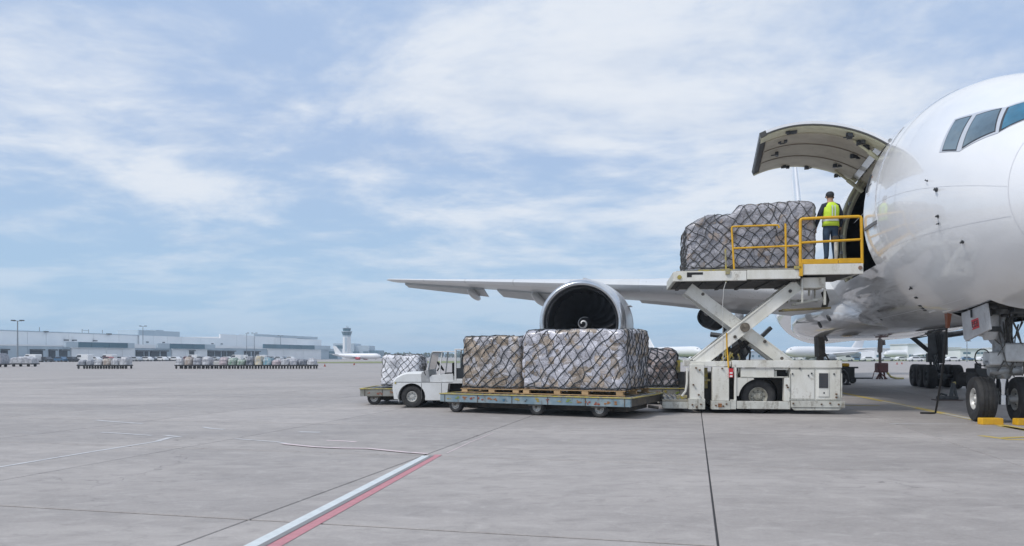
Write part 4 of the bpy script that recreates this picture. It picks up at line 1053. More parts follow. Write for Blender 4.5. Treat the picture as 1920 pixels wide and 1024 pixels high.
# main deck
lb('deck_beam', LOADW, 1263, 1400, 507, 525.5, .0, .12, .01)
lb('deck_beam', LOADW, 1401, 1501, 506.5, 523.5, .005, .12, .01)
lb('deck_beam', LOADW, 1263, 1501, 507, 525.5, LW - .12, LW, .01)
lb('deck_end', LOADD, 1261.5, 1268, 508, 526.5, .06, LW - .06, .02)
lb('deck_plate', DECKM, 1268.5, 1501, 505, 512, .125, LW - .125)
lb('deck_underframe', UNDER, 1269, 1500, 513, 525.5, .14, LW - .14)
lb('deck_lip', YWORN, 1310, 1373, 504, 506.8, .01, .11, .003)
lb('deck_lip', DECKM, 1374, 1498, 503.7, 506.3, .01, .11, .003)
lb('deck_hole_mark', BLACK, 1288, 1318, 509, 513.5, -.006, .02, 0)  # flat black plates on the beam face, painted for the dark of holes
lb('deck_hole_mark', BLACK, 1288, 1297, 509, 518, -.007, .02, 0)
MB().lathe([(0, .06), (.02, .06), (.021, .001)], (lx(1274), .002, lz(518)), (0, -1, 0), 12).build('lamp', STUDY, LD)
for k in range(14):
    x = lerp(lx(1280), lx(1490), k / 13)
    MB().tube([(x, .25, lz(505.4)), (x, LW - .25, lz(505.4))], .03, 8).build('roller', STEEL, LD, smooth=True)
for k in range(6):
    x = lerp(lx(1282), lx(1492), k / 5); bx('cross_member', UNDER, LD, x - .05, x + .05, .16, LW - .16, lz(528.5), lz(525.7), .005)
# bridge platform with the operator's cage
lb('platform_beam', LOADW, 1502, 1619, 497, 516.5, .0, .14, .01)
lb('platform_floor', DECKM, 1502, 1612, 493, 497.5, .15, LW - .4)
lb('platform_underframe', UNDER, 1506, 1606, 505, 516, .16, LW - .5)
lb('platform_lip', LOADD, 1600, 1622, 499, 514, .6, LW - .7, .02)
lb('toe_board', YELL, 1503, 1572, 487.5, 496.5, .02, .06)
lb('toe_board', YELL, 1573, 1616, 487, 496, .018, .06)
MB().lathe([(0, .055), (.02, .05), (.021, .001)], (lx(1613), -.0, lz(505)), (0, -1, 0), 14).build('beam_lamp', M('lamp brown', (.25, .16, .12), .4), LD)
def rail(name, pts, r=.03, m_=YELL, n=10): return MB().tube([(lx(p[0]), p[2] if len(p) > 2 else .05, lz(p[1])) for p in pts], r, n).build(name, m_, LD, smooth=True)
rail('cage_rail', [(1501.5, 517), (1501.5, 416), (1502.5, 413.2), (1505, 412), (1560, 410.5), (1611, 410), (1614.5, 411), (1616, 414), (1618, 497)], .040, n=12)
rail('cage_rail', [(1503, 456.5), (1617, 452.5)], .033)
rail('cage_rail', [(1502, 490), (1618, 489)], .03)
rail('cage_rail', [(1530, 412, 1.35), (1533, 470, 1.35), (1534, 494, 1.35)], .034)
rail('cage_rail', [(1508, 416, 1.35), (1530, 414, 1.35)], .03)
lb('cage_foot', YELL, 1498.5, 1505, 494, 519, -.03, .02, .004)
rail('control_stand', [(1573, 496, .25), (1572, 452, .25)], .045, LOADW)
lb('control_box', CARTD, 1566, 1577, 443, 453, .2, .42, .02)
rail('control_cable', [(1577, 450, .3), (1583, 430, .4), (1582, 470, .42), (1580, 495, .4)], .02, GUMM)
lb('hold_guard', CARTD, 1540, 1543.5, 425, 494, 1.3, 1.34)
# side rails of the deck
rail('side_rail', [(1377, 504), (1372.5, 426), (1373.5, 424), (1376, 423.3), (1455, 422.5), (1460, 423), (1462, 428)], .026)
rail('side_rail', [(1374, 464.5), (1440, 463), (1501, 461.5)], .026)
rail('side_rail', [(1473.5, 420), (1475, 519)], .028)
rail('side_rail', [(1461, 420.5, .3), (1461, 462, .3)], .02, YWORN)
rail('side_rail', [(1360.5, 465), (1362, 505), (1364, 520), (1361, 529)], .024, YWORN)
lb('rail_clamp', YWORN, 1360, 1368, 503, 514, -.05, .01, .01)
lb('rail_clamp', YWORN, 1489, 1503, 500, 506, -.03, .03, .01)
rail('control_wire', [(1361, 528, -.02), (1357, 540, -.02), (1355, 570, .0), (1356, 630, .05), (1356, 680, .0)], .010, M('wire pale', (.5, .5, .48), .5), 6)
rail('yellow_hose', [(1364, 624, .15), (1364.5, 650, .15), (1366, 690, .0)], .022, YELL)
yh = MB(); 
for k in range(7):
    a0 = rl.uniform(1362, 1392); yh.tube([(lx(a0), .7, lz(rl.uniform(655, 664))), (lx(a0 + rl.uniform(-8, 8)), .65, lz(672)), (lx(a0 + rl.uniform(-12, 6)), .6, lz(681))], .022, 6)
yh.build('yellow_hose', YWORN, LD, smooth=True)
lb('hose_bracket', YELL, 1336, 1348, 680, 684, .2, .5)
kh = MB()
for k in range(10):
    a0 = rl.uniform(1345, 1412); kh.tube([(lx(a0), 1.1, lz(rl.uniform(632, 645))), (lx(a0 + rl.uniform(-10, 10)), 1.0, lz(660)), (lx(a0 + rl.uniform(-20, 14)), .95, lz(682))], .025, 6)
kh.build('hydraulic_hose', GUMM, LD, smooth=True)
# bridge lift frame below the platform
lb('bridge_lift_box', LOADW, 1506, 1552, 520, 540, .2, 1.0, .015)
lb('bridge_lift_leg', LOADD, 1505.5, 1509, 522, 568, .15, .22)
lb('bridge_lift_leg', LOADD, 1549, 1553, 540, 572, .2, .28)
lb('bridge_lift_leg', LOADD, 1527, 1530, 540, 552, .6, .7)
lb('bridge_lift_leg', LOADD, 1538, 1540.5, 540, 560, .6, .7)
lb('bridge_lift_leg', LOADD, 1494, 1496.5, 541, 564, 1.2, 1.3)
MB().bar((lx(1492), .5, lz(570)), (lx(1552), .5, lz(558)), .06, .07).bar((lx(1496), .9, lz(560)), (lx(1549), .9, lz(561)), .05, .06).build('bridge_lift_brace', LOADD, LD, bevel=.008)
MB().bar((lx(1474), .45, lz(581)), (lx(1564), .75, lz(576)), .5, .05).build('bridge_lift_step', M('step rust', (.18, .14, .08), .6, .2, (.3, .25, .1), 5, .8), LD, bevel=.008)
MB().bar((lx(1473), .40, lz(580)), (lx(1492), .45, lz(580)), .1, .06).build('step_edge', YWORN, LD, bevel=.008)
MB().tube([(lx(1560), .8, lz(545)), (lx(1567), .9, lz(560)), (lx(1562), .9, lz(576))], .08, 10).build('bumper', UNDER, LD, smooth=True)
# low front bridge towards the dollies
lb('front_bridge_beam', LOADD, 1242, 1291, 755, 768, .1, .22)
lb('front_bridge_beam', LOADD, 1242, 1291, 755, 768, LW - .3, LW - .2)
lb('front_bridge_plate', DECKM, 1242, 1291, 750.5, 754.8, .1, LW - .2)
lb('front_bridge_frame', UNDER, 1244, 1291, 756, 766, .25, LW - .35)
for k in range(5):
    x = lerp(lx(1247), lx(1286), k / 4); MB().tube([(x, .2, lz(749)), (x, LW - .4, lz(749))], .028, 8).build('roller', STEEL, LD, smooth=True)
lb('guide_stop', YWORN, 1270, 1290, 743, 750, .2, .32, .01)
rail('side_rail', [(1289, 690, .1), (1288.5, 720, .1), (1286, 735, .1), (1279, 744, .12)], .03, LOADW)

# ================================================================== CARGO LOADS
def cargo(name, label, loc, rz, wd, dp, h, mat_, seed, net=ROPE, net_r=.014, slopeA=.95, slopeB=-.55, pitchA=.30, pitchB=.27, topf=None, rr=.09, bulge=1.0,
          wood=None, group=None, thinB=.6, res=.065, cat='cargo load'):
    root = empty(name, loc, rz); tag(root, label, cat, group)
    off = Vector((seed * 13.7, seed * 5.3, seed * 2.1))
    hx, hy, cr = wd / 2, dp / 2, min(.14, wd * .08)
    per = [(2 * (hx - cr), 's'), (pi / 2 * cr, 'c'), (2 * (hy - cr), 's'), (pi / 2 * cr, 'c')] * 1
    P = 2 * (2 * (hx - cr) + 2 * (hy - cr)) + 2 * pi * cr
    def rim_pt(s):
        s %= P
        segs = [('s', 2 * (hx - cr)), ('c', pi / 2 * cr), ('s', 2 * (hy - cr)), ('c', pi / 2 * cr)] * 2
        cen = [(-(hx - cr), -(hy - cr)), ((hx - cr), -(hy - cr)), ((hx - cr), (hy - cr)), (-(hx - cr), (hy - cr))]
        dirs = [(1, 0), (0, 1), (-1, 0), (0, -1)]
        k = 0
        for i in range(4):
            L = 2 * (hx - cr) if i % 2 == 0 else 2 * (hy - cr)
            c0 = cen[i]; d = dirs[i]; nrm = (d[1], -d[0])
            if s <= L: return Vector((c0[0] + nrm[0] * cr + d[0] * s, c0[1] + nrm[1] * cr + d[1] * s, 0)), Vector((nrm[0], nrm[1], 0))
            s -= L
            if s <= pi / 2 * cr:
                a = s / cr; c1 = cen[(i + 1) % 4]
                n2 = Vector((nrm[0] * cos(a) + d[0] * sin(a), nrm[1] * cos(a) + d[1] * sin(a), 0)); return Vector((c1[0], c1[1], 0)) + n2 * cr, n2
            s -= pi / 2 * cr
        return Vector((-(hx - cr), -hy, 0)), Vector((0, -1, 0))
    hw = h - rr; arc = pi / 2 * rr; tl = min(hx, hy) * .96; Q = hw + arc + tl
    ch, cw = .30, .40
    def cell(s, q):
        row = math.floor(q / ch); o_ = (row % 2) * .5 + rnd(row, seed) * .6
        ci = math.floor(s / cw + o_); fu = s / cw + o_ - ci; fv = q / ch - row
        return row, ci, fu, fv
    def surf(s, q, lift=0.0):
        p, nr = rim_pt(s)
        if q <= hw: ins, z, nn = 0.0, q, nr
        elif q <= hw + arc:
            a = (q - hw) / rr; ins = rr * (1 - cos(a)); z = hw + rr * sin(a); nn = nr * cos(a) + Vector((0, 0, 1)) * sin(a)
        else: ins = rr + (q - hw - arc); z = h; nn = Vector((0, 0, 1))
        kx = max(0.0, 1 - ins / hx); ky = max(0.0, 1 - ins / hy)
        b = Vector((p.x * kx, p.y * ky, z))
        row, ci, fu, fv = cell(s, q)
        e = max(0, (1 - abs(2 * fu - 1) ** 4)) * max(0, (1 - abs(2 * fv - 1) ** 4))
        d = .035 * bulge * e + (rnd(ci, row, seed, 2) - .5) * .07 * bulge * e ** .4
        n3 = b * 1.0 + off
        d += .05 * bulge * noise.noise(n3 * 1.3) + .012 * bulge * noise.noise(n3 * 4.1)
        b = b + nn * (d + lift)
        if topf:
            b.z *= topf(b.x / hx, b.y / hy)
            b = Vector((b.x, b.y, b.z))
        return b
    ns = max(24, int(P / res)); nq = max(10, int((hw + arc + tl) / res))
    qs = [Q * k / nq for k in range(nq + 1)]
    vs = []; tint = []
    for q in qs:
        for k in range(ns):
            s = P * k / ns; vs.append(surf(s, q)); row, ci, fu, fv = cell(s, q); tint.append(rnd(ci, row, seed, 3))
    fs = [(i * ns + k, i * ns + (k + 1) % ns, (i + 1) * ns + (k + 1) % ns, (i + 1) * ns + k) for i in range(nq) for k in range(ns)]
    fs.append(tuple(nq * ns + k for k in range(ns)))
    fs.append(tuple(range(ns - 1, -1, -1)))
    m = MB().add(vs, fs); o = m.build('wrapped_cartons', mat_, root, smooth=True, sharp=None)
    at = o.data.attributes.new('carton', 'FLOAT', 'POINT'); at.data.foreach_set('value', tint)
    # net: two families of cords knotted into lozenges, dragged slightly out of true
    nm = MB()
    def warped(s, q):
        v = Vector((cos(2 * pi * s / P) * P * .16, sin(2 * pi * s / P) * P * .16, q)) + off
        return s + .16 * noise.noise(v * 1.3) + .07 * noise.noise(v * 3.6), q + .13 * noise.noise(v * 1.4 + Vector((9, 3, 1))) + .05 * noise.noise(v * 3.9)
    qtop = hw + arc + tl * .75
    for slope, pitch, r_ in ((slopeA, pitchA, net_r), (slopeB, pitchB, net_r * thinB)):
        nst = max(6, round(P / pitch)); st = max(8, int(qtop / .085))
        for k in range(nst):
            pts = []
            for i in range(st + 1):
                q = qtop * i / st; s, q2 = warped(P * k / nst + slope * q, q)
                pts.append(surf(s, min(max(q2, .0), Q * .98), net_r * .75))
            nm.tube(pts, r_, 5, cap=False)
    # hem cord along the bottom
    nm.tube([surf(P * k / 60, .05 + .02 * sin(k * 1.7), net_r) for k in range(61)], net_r * 1.3, 5)
    nm.build('cargo_net', net, root, smooth=True, sharp=None)
    if wood:
        # skids under the load: blocks and boards, each a piece of its own
        wz = -wood
        bm_ = MB().box(-hx - .03, hx + .03, -.055, .055, -.011, .011).mesh('pallet_board', WOOD)
        for k in range(7):
            y = lerp(-hy + .02, hy - .02, k / 6)
            b_ = bpy.data.objects.new('pallet_board', bm_); COL.objects.link(b_); b_.parent = root; b_.location = (0, y, -.012)
        for k in (0, 3, 6):
            y = lerp(-hy + .02, hy - .02, k / 6)
            b_ = bpy.data.objects.new('pallet_board', bm_); COL.objects.link(b_); b_.parent = root; b_.location = (0, y, wz + .012)
        kb = MB().box(-.09, .09, -.06, .06, -(wood - .05) / 2, (wood - .05) / 2).mesh('pallet_block', WOOD)
        nb = max(3, int(wd / .75) + 1)
        for k in range(nb):
            x = lerp(-hx + .12, hx - .14, k / (nb - 1)) + (rnd(k, seed, 7) - .5) * .1
            for y in (-hy + .03, 0, hy - .03):
                b_ = bpy.data.objects.new('pallet_block', kb); COL.objects.link(b_); b_.parent = root; b_.location = (x, y, -wood / 2)
    else:
        bx('pallet_sheet', STEEL, root, -hx - .04, hx + .04, -hy - .04, hy + .04, -.03, -.004, .004)
    return root

# on the raised loader: low hump towards the free end, higher towards the aircraft
def top_ld(u, v):
    a = min(max((u + 1.0) / .35, 0), 1); a = a * a * (3 - 2 * a)
    b = min(max((u + .33) / .22, 0), 1); b = b * b * (3 - 2 * b)
    return .70 + .13 * a + .145 * b + .03 * max(0, u)
cw_ = lx(1534) - lx(1288)
cargo('netted_cargo_load', 'long grey shrink-wrapped cargo load under a net on the raised loader deck', ldw((lx(1288) + lx(1534)) / 2, .12 + 1.15, lz(504.5) + .03), LROT,
      cw_ * .985, 2.2, 1.80, LM_GREY, 3, net=ROPEG, net_r=.0115, slopeA=.80, slopeB=-.84, pitchA=.30, pitchB=.30, topf=top_ld, rr=.16, bulge=.55, thinB=.95)

# ---- dollies
def dolly(name, label, loc, rz, L, Wd, side_mat, seed, group=None, zt=.53, th=.235):
    """flat roller-deck dolly; local x along its length, local -y is the side nearest the camera"""
    root = empty(name, loc, rz); tag(root, label, 'cargo dolly', group)
    r_ = random.Random(seed)
    hx, hy = L / 2, Wd / 2
    for s_ in (-1, 1):
        b = MB().box(-hx, hx, s_ * hy - .05, s_ * hy + .05, zt - th, zt - .03).build('side_beam', side_mat if s_ < 0 else CARTG, root, bevel=.008)
    for s_ in (-1, 1):
        MB().box(s_ * hx - .05 * (1 if s_ > 0 else -1) - .04, s_ * hx - .05 * (1 if s_ > 0 else -1) + .04, -hy + .052, hy - .052, zt - th, zt - .03).build('end_beam', CARTD, root, bevel=.008)
    MB().box(-hx + .1, hx - .1, -hy + .055, hy - .055, zt - .12, zt - .06).build('deck_plate', CARTD, root)
    MB().box(-hx - .02, hx + .02, -hy - .07, -hy + .05, zt - .028, zt + .0).build('edge_strip', YWORN, root, bevel=.006)
    MB().box(-hx - .02, hx + .02, hy - .05, hy + .07, zt - .028, zt + .0).build('edge_strip', YWORN, root, bevel=.006)
    MB().box(hx - .03, hx + .05, -hy + .055, hy - .055, zt - .029, zt - .002).build('edge_strip', YWORN, root, bevel=.006)
    MB().box(-hx - .05, -hx + .03, -hy + .055, hy - .055, zt - .029, zt - .002).build('edge_strip', YWORN, root, bevel=.006)
    rm = MB().tube([(0, -hy + .1, 0), (0, hy - .1, 0)], .028, 8).mesh('roller', STEEL, True)
    nrl = int(L / .26)
    for k in range(nrl):
        o = bpy.data.objects.new('roller', rm); COL.objects.link(o); o.parent = root; o.location = (lerp(-hx + .2, hx - .2, k / (nrl - 1)), 0, zt - .032)
    # latches, stops and worn stickers along the near side
    cols = [STUDR, STUDY, STUDG, STUDO, STUDR, STUDR, STUDO, STUDO, STUDB, STUDY, CARTD, STUDY]
    x = -hx + .28; k = 0
    while x < hx - .2:
        mt = cols[(k + seed) % len(cols)]; q = MB(); zc = zt - .5 * th - .015 + r_.uniform(-.02, .02)
        for _ in range(r_.randint(3, 6)):
            a, c = r_.uniform(-.07, .07), r_.uniform(-.035, .035); s1, s2 = r_.uniform(.010, .038), r_.uniform(.008, .022)
            q.add([Vector((x + a, -hy - .05 - r_.uniform(.004, .012), zc + c)) + Vector((s1 * 1.3 * cos(g_) * r_.uniform(.7, 1.2), 0, s2 * 1.3 * sin(g_) * r_.uniform(.7, 1.2))) for g_ in [2 * pi * e / 7 for e in range(7)]], [tuple(range(7))])
            q.box(x + a - s1 * .5, x + a + s1 * .5, -hy - .062, -hy - .05, zc + c - s2 * .5, zc + c + s2 * .5)
        q.build('side_latch', mt, root)
        x += r_.uniform(.22, .36); k += 1
    m_ = MB()
    for q in range(6):
        xx = lerp(-hx + .15, hx - .15, q / 5); m_.box(xx - .012, xx + .012, -hy - .056, -hy - .045, zt - th + .005, zt - .035)
    tag(m_.build('weld_seam', CARTD, root), kind='stuff')
    # wheels on castor brackets
    for wx in ((-hx + .42, .15, hx - .85) if L > 4 else (-hx + .42, hx - .62)):
        for s_ in (-1, 1):
            wy = s_ * (hy - .14)
            bk = MB().box(wx - .2, wx + .2, wy - .17, wy + .17, zt - th - .04, zt - th + .03).box(wx - .035, wx + .035, wy - .135, wy - .105, .19, zt - th - .02).box(wx - .035, wx + .035, wy + .105, wy + .135, .19, zt - th - .02).build('wheel_bracket', CARTD, root, bevel=.01)
            wheel(root, (wx, wy, .215), (0, 1, 0), .215, .17, .115, RIMW, n=24, treads=False)
    MB().box(-hx + .3, hx - .3, -hy + .55, hy - .55, .13, zt - th + .05).build('frame_light_block', CARTD, root)  # frame made low and wide to block light under the deck
    for s_ in (-1, 1): MB().tube([(hx - .62, s_ * (hy - .1), .19), (hx - .62, s_ * (hy - .4), .19)], .03, 8).build('axle', CARTD, root)
    MB().tube([(hx, 0, zt - .3), (hx + .28, 0, zt - .33)], .04, 8).build('tow_hitch', CARTD, root, smooth=True)
    return root
# front dolly: near right corner and long axis taken from the photo
DRZ = R(-26)
du = Vector((cos(DRZ), sin(DRZ))); dv = Vector((-sin(DRZ), cos(DRZ)))
DL, DW, DZ = 5.45, 3.0, .53
corner = Vector((2.93, 18.65))
dc = corner - du * DL / 2 + dv * DW / 2
dolly('cargo_dolly', 'long blue-grey flatbed dolly with rust-spotted side carrying two netted loads', (dc.x, dc.y, 0), DRZ, DL, DW, CARTB, 1, 'cargo dollies on the apron')
def on_dolly(u, v, z=DZ): p = corner - du * u + dv * v; return (p.x, p.y, z)
def top_big(u, v):
    a = min(max((u + 1.0) / .10, 0), 1); return .93 + .07 * a
cargo('netted_cargo_load', 'big silver-wrapped netted cargo load on wooden skids, on the front dolly', on_dolly(1.76, 1.62, DZ + .14), DRZ, 2.85, 2.3, 1.56, LM_SILV, 1, net=ROPE, net_r=.0125, bulge=.7,
      slopeA=1.0, slopeB=-.62, pitchA=.31, pitchB=.30, wood=.14, topf=top_big, rr=.07)
cargo('netted_cargo_load', 'brown carton load under a dark net behind the white tug, on the front dolly', on_dolly(4.21, 1.72, DZ + .12), DRZ, 1.85, 2.2, 1.44, LM_BROWN, 2, net=ROPE, net_r=.0125, bulge=.6,
      slopeA=.95, slopeB=-.7, pitchA=.30, pitchB=.28, wood=.12, rr=.06)
# the dollies behind
dolly('cargo_dolly', 'weathered dolly with yellow deck edge behind the nose of the white tug', (-4.78 + 1.55, 24.0 + 1.2, 0), R(-2), 3.1, 2.3, CARTG, 4, 'cargo dollies on the apron', th=.25)
cargo('netted_cargo_load', 'low white-wrapped netted load on the dolly in front of the tug', (-3.58, 25.35, .575), R(-3), 1.22, 1.5, .99, LM_WHITE, 6, net=ROPEG, net_r=.0085, slopeA=.8, slopeB=-.8, pitchA=.21, pitchB=.21, rr=.10, bulge=.9, thinB=.9, res=.06)
dolly('cargo_dolly', 'dark dolly half hidden between the big silver load and the loader', (4.05, 25.4, 0), R(-3), 3.0, 2.2, CARTG, 6, 'cargo dollies on the apron')
cargo('netted_cargo_load', 'dusky netted load peeping out between the big silver load and the loader', (4.15, 25.45, .56), R(-4), 2.5, 1.9, 1.16, LM_DUSK, 8, net=ROPE, net_r=.018, slopeA=.8, slopeB=-.7, pitchA=.24, pitchB=.22, rr=.2, bulge=1.2, thinB=.9)
lb2 = empty('chock_block', (4.95 + .5, 24.55, 0)); tag(lb2, 'yellow and black guide post beside the dusky load', 'guide post')
bx('post', DARKG, lb2, -.10, .12, -.1, .1, 0, 1.05, .02); bx('yellow_cap', YWORN, lb2, -.16, -.02, -.12, .0, 1.02, 1.42, .03)

# ================================================================== BAGGAGE TUG
TG = empty('baggage_tug', (-3.55, 22.75, 0), R(-3)); tag(TG, 'worn white tow tractor with open cab waiting behind the front dolly', 'tow tractor')
def tx(p): return (p - 960) / 62.2 + 3.55
def tz(p): return HC - (p - HPY) / 62.2
TW = 1.55
arch = [(tx(773) + 25.5 / 62.2 * cos(R(a)), tz(744) + 25.5 / 62.2 * sin(R(a))) for a in range(200, -21, -14)]
body = [(tx(740), tz(748)), (tx(748.5), tz(748.5))] + arch + [(tx(799), tz(750)), (tx(838), tz(750)), (tx(842), tz(718.5)), (tx(875), tz(718.5)), (tx(920), tz(718.5)), (tx(935), tz(735)), (tx(935), tz(708)), (tx(856), tz(713)), (tx(852), tz(713)), (tx(800), tz(717)), (tx(738), tz(717)), (tx(737), tz(728))]
MB().prism(body, 0, TW).build('body', TUGW, TG, bevel=.018, segs=3)
# hood with rounded front
m = MB(); rings = []
for k in range(9):
    q = k / 8; x = lerp(tx(738), tx(791), q); zt = lerp(tz(713), tz(697.5), min(1, (q * 2.3)) ** .55)
    rings.append([(x, .03, tz(716.6)), (x, .03, zt - .06), (x, .08, zt - .015), (x, .2, zt), (x, TW - .2, zt), (x, TW - .08, zt - .015), (x, TW - .03, zt - .06), (x, TW - .03, tz(716.6))])
m.loft(rings); m.build('hood', TUGW, TG, smooth=True, sharp=40)
MB().prism([(tx(791.5), tz(716.6)), (tx(791.5), tz(698)), (tx(804), tz(692.5)), (tx(807), tz(716.6))], .02, TW - .02).build('cowl', M('tug grey panel', (.42, .43, .44), .5, 0, (.3, .3, .3), 6, .7), TG, bevel=.01)
MB().prism([(tx(807.5), tz(716.6)), (tx(806), tz(707)), (tx(812), tz(703)), (tx(850), tz(700.5)), (tx(852), tz(716.4))], .015, .10).build('cab_side', TUGW, TG, bevel=.01)
MB().prism([(tx(807.5), tz(716.6)), (tx(806), tz(707)), (tx(812), tz(703)), (tx(850), tz(700.5)), (tx(852), tz(716.4))], TW - .10, TW - .015).build('cab_side', TUGW, TG, bevel=.01)
wf = MB()
for y in (.08, TW - .08):
    wf.tube([(tx(803), y, tz(696)), (tx(806), y, tz(680)), (tx(810), y, tz(662)), (tx(813), y, tz(660.5))], .022, 8)
wf.tube([(tx(812), .08, tz(660.5)), (tx(812), TW - .08, tz(660.5))], .022, 8)
wf.tube([(tx(803.5), .08, tz(695)), (tx(803.5), TW - .08, tz(695))], .022, 8)
wf.build('windscreen_frame', M('frame grey', (.3, .33, .35), .4, .3), TG, smooth=True)
def clear_glass():
    m = bpy.data.materials.new('tug clear glass'); m.use_nodes = True; t = NT(m.node_tree); t.n.clear()
    tr = t.new('ShaderNodeBsdfTransparent'); tr.inputs[0].default_value = (.90, .95, .95, 1)
    gl = t.new('ShaderNodeBsdfGlossy'); gl.inputs['Roughness'].default_value = .03
    mx = t.new('ShaderNodeMixShader'); fr = t.new('ShaderNodeFresnel'); fr.inputs[0].default_value = 1.45
    t.put(mx.inputs[0], fr.outputs[0]); t.l.new(tr.outputs[0], mx.inputs[1]); t.l.new(gl.outputs[0], mx.inputs[2])
    t.l.new(mx.outputs[0], t.new('ShaderNodeOutputMaterial').inputs[0]); return m
CG = clear_glass()
MB().add([(tx(803.6), .09, tz(695)), (tx(803.6), TW - .09, tz(695)), (tx(811.6), TW - .09, tz(661.5)), (tx(811.6), .09, tz(661.5))], [(0, 1, 2, 3)]).build('windscreen', CG, TG)
for y in (.10, TW - .1): MB().tube([(tx(824), y, tz(703)), (tx(829), y, tz(660))], .020, 8).build('cab_pillar', TUGW, TG, smooth=True)
MB().box(tx(811), tx(856), .04, TW - .04, tz(660.2), tz(658.6)).build('cab_roof', TUGW, TG, bevel=.01)
MB().tube([(tx(816), .5, tz(696)), (tx(822), .5, tz(688))], .02, 8).lathe([(-.02, .16), (0, .18), (.02, .16), (0, .15)], (tx(822.5), .5, tz(687)), (1, 0, .75), 20, ring=True).build('steering_wheel', GUMM, TG, smooth=True)
MB().box(tx(832), tx(848), .3, .85, tz(706), tz(699)).box(tx(846), tx(851), .3, .85, tz(700), tz(680)).build('seat', GUMM, TG, bevel=.03)
cb = MB().box(tx(853), tx(856.5), .02, .12, tz(713), tz(655)).box(tx(853), tx(905), .02, TW - .02, tz(656.6), tz(654)).box(tx(856.7), tx(905), .02, .1, tz(713), tz(710)).box(tx(902), tx(905), .02, .12, tz(710), tz(657)).box(tx(853), tx(856.5), TW - .12, TW - .02, tz(713), tz(655)).box(tx(902), tx(905), TW - .12, TW - .02, tz(710), tz(657)).build('rear_cab', TUGW, TG, bevel=.01)
bx('rear_cab_door', M('cab door dark', (.03, .035, .04), .3), cb, tx(857), tx(901.5), .05, .08, tz(709.8), tz(690), 0)
MB().add([(tx(857), .065, tz(689.8)), (tx(901.5), .065, tz(689.8)), (tx(901.5), .065, tz(657)), (tx(857), .065, tz(657))], [(0, 1, 2, 3)]).build('rear_cab_glass', CG, cb)
bx('rear_cab_back', M('cab inner dark', (.05, .06, .07), .5), cb, tx(857), tx(901.5), TW - .10, TW - .07, tz(709), tz(672), 0)
MB().tube([(tx(864), .4, tz(692)), (tx(866), .4, tz(664))], .03, 8).build('grab_post', DARKG, cb)
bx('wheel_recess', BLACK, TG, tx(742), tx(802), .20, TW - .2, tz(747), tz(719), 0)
for s_, y in ((1, .16), (-1, TW - .16)):
    wheel(TG, (tx(773), y, .335), (0, -s_, 0), .335, .26, .155, RIMW, n=36, treads=False)
    wheel(TG, (tx(890), y, .335), (0, -s_, 0), .335, .26, .155, RIMW, n=28, treads=False)
bx('chassis', UNDER, TG, tx(745), tx(930), .25, TW - .25, .2, tz(735), .01)
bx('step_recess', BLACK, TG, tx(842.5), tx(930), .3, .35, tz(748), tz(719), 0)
for x0 in (791.5, 829): bx('panel_seam', M('seam dark', (.12, .12, .12), .6), TG, tx(x0) - .006, tx(x0) + .006, -.004, .02, tz(748), tz(718), 0)
bx('hood_seam', MATS['seam dark'], TG, tx(741), tx(850), -.003, .02, tz(716.9), tz(716.1), 0)
MB().lathe([(0, .06), (.03, .07), (.04, .001)], (tx(737.5), .3, tz(722)), (-1, 0, 0), 14).build('headlight', WHITEP, TG, smooth=True)
MB().lathe([(0, .06), (.03, .07), (.04, .001)], (tx(737.5), TW - .3, tz(722)), (-1, 0, 0), 14).build('headlight', WHITEP, TG, smooth=True)
bx('marker_light', STUDY, TG, tx(741), tx(744), -.012, .01, tz(719.5), tz(716.5), .003)
MB().tube([(tx(799), .02, tz(703)), (tx(797), -.06, tz(697)), (tx(798), -.07, tz(692))], .012, 6).box(tx(796.5), tx(800), -.1, -.05, tz(693), tz(688)).build('wing_mirror', GUMM, TG)

# ================================================================== LOADER OPERATOR
def skin_body(name, joints, edges, mat_list, face_mat, parent, levels=2):
    me = bpy.data.meshes.new(name); me.from_pydata([j[0] for j in joints], edges, [])
    o = bpy.data.objects.new(name, me); COL.objects.link(o)
    sk = o.modifiers.new('skin', 'SKIN'); ss = o.modifiers.new('sub', 'SUBSURF'); ss.levels = levels; ss.render_levels = levels
    if not me.skin_vertices: 
        me.attributes  # layer is added with the modifier below
    bm = bmesh.new(); bm.from_mesh(me)
    L_ = bm.verts.layers.skin.verify(); bm.verts.ensure_lookup_table()
    for v, j in zip(bm.verts, joints): v[L_].radius = j[1] if isinstance(j[1], tuple) else (j[1], j[1])
    bm.verts[0][L_].use_root = True
    bm.to_mesh(me); bm.free()
    dg = bpy.context.evaluated_depsgraph_get(); ev = o.evaluated_get(dg)
    m2 = bpy.data.meshes.new_from_object(ev); o.modifiers.clear(); o.data = m2; m2.name = name
    m2.materials.clear()
    for mm in mat_list: m2.materials.append(mm)
    for p in m2.polygons: p.material_index = face_mat(p.center); p.use_smooth = True
    o.parent = parent
    return o
PN = empty('person', ldw(lx(1556) + .12, .40, 4.10), R(2)); PN.scale = (1.05, 1.05, .99); tag(PN, 'person in hi-vis vest, navy shirt, jeans and dark cap standing in the loader cage', 'person')
k_ = 1.93 / 1.80
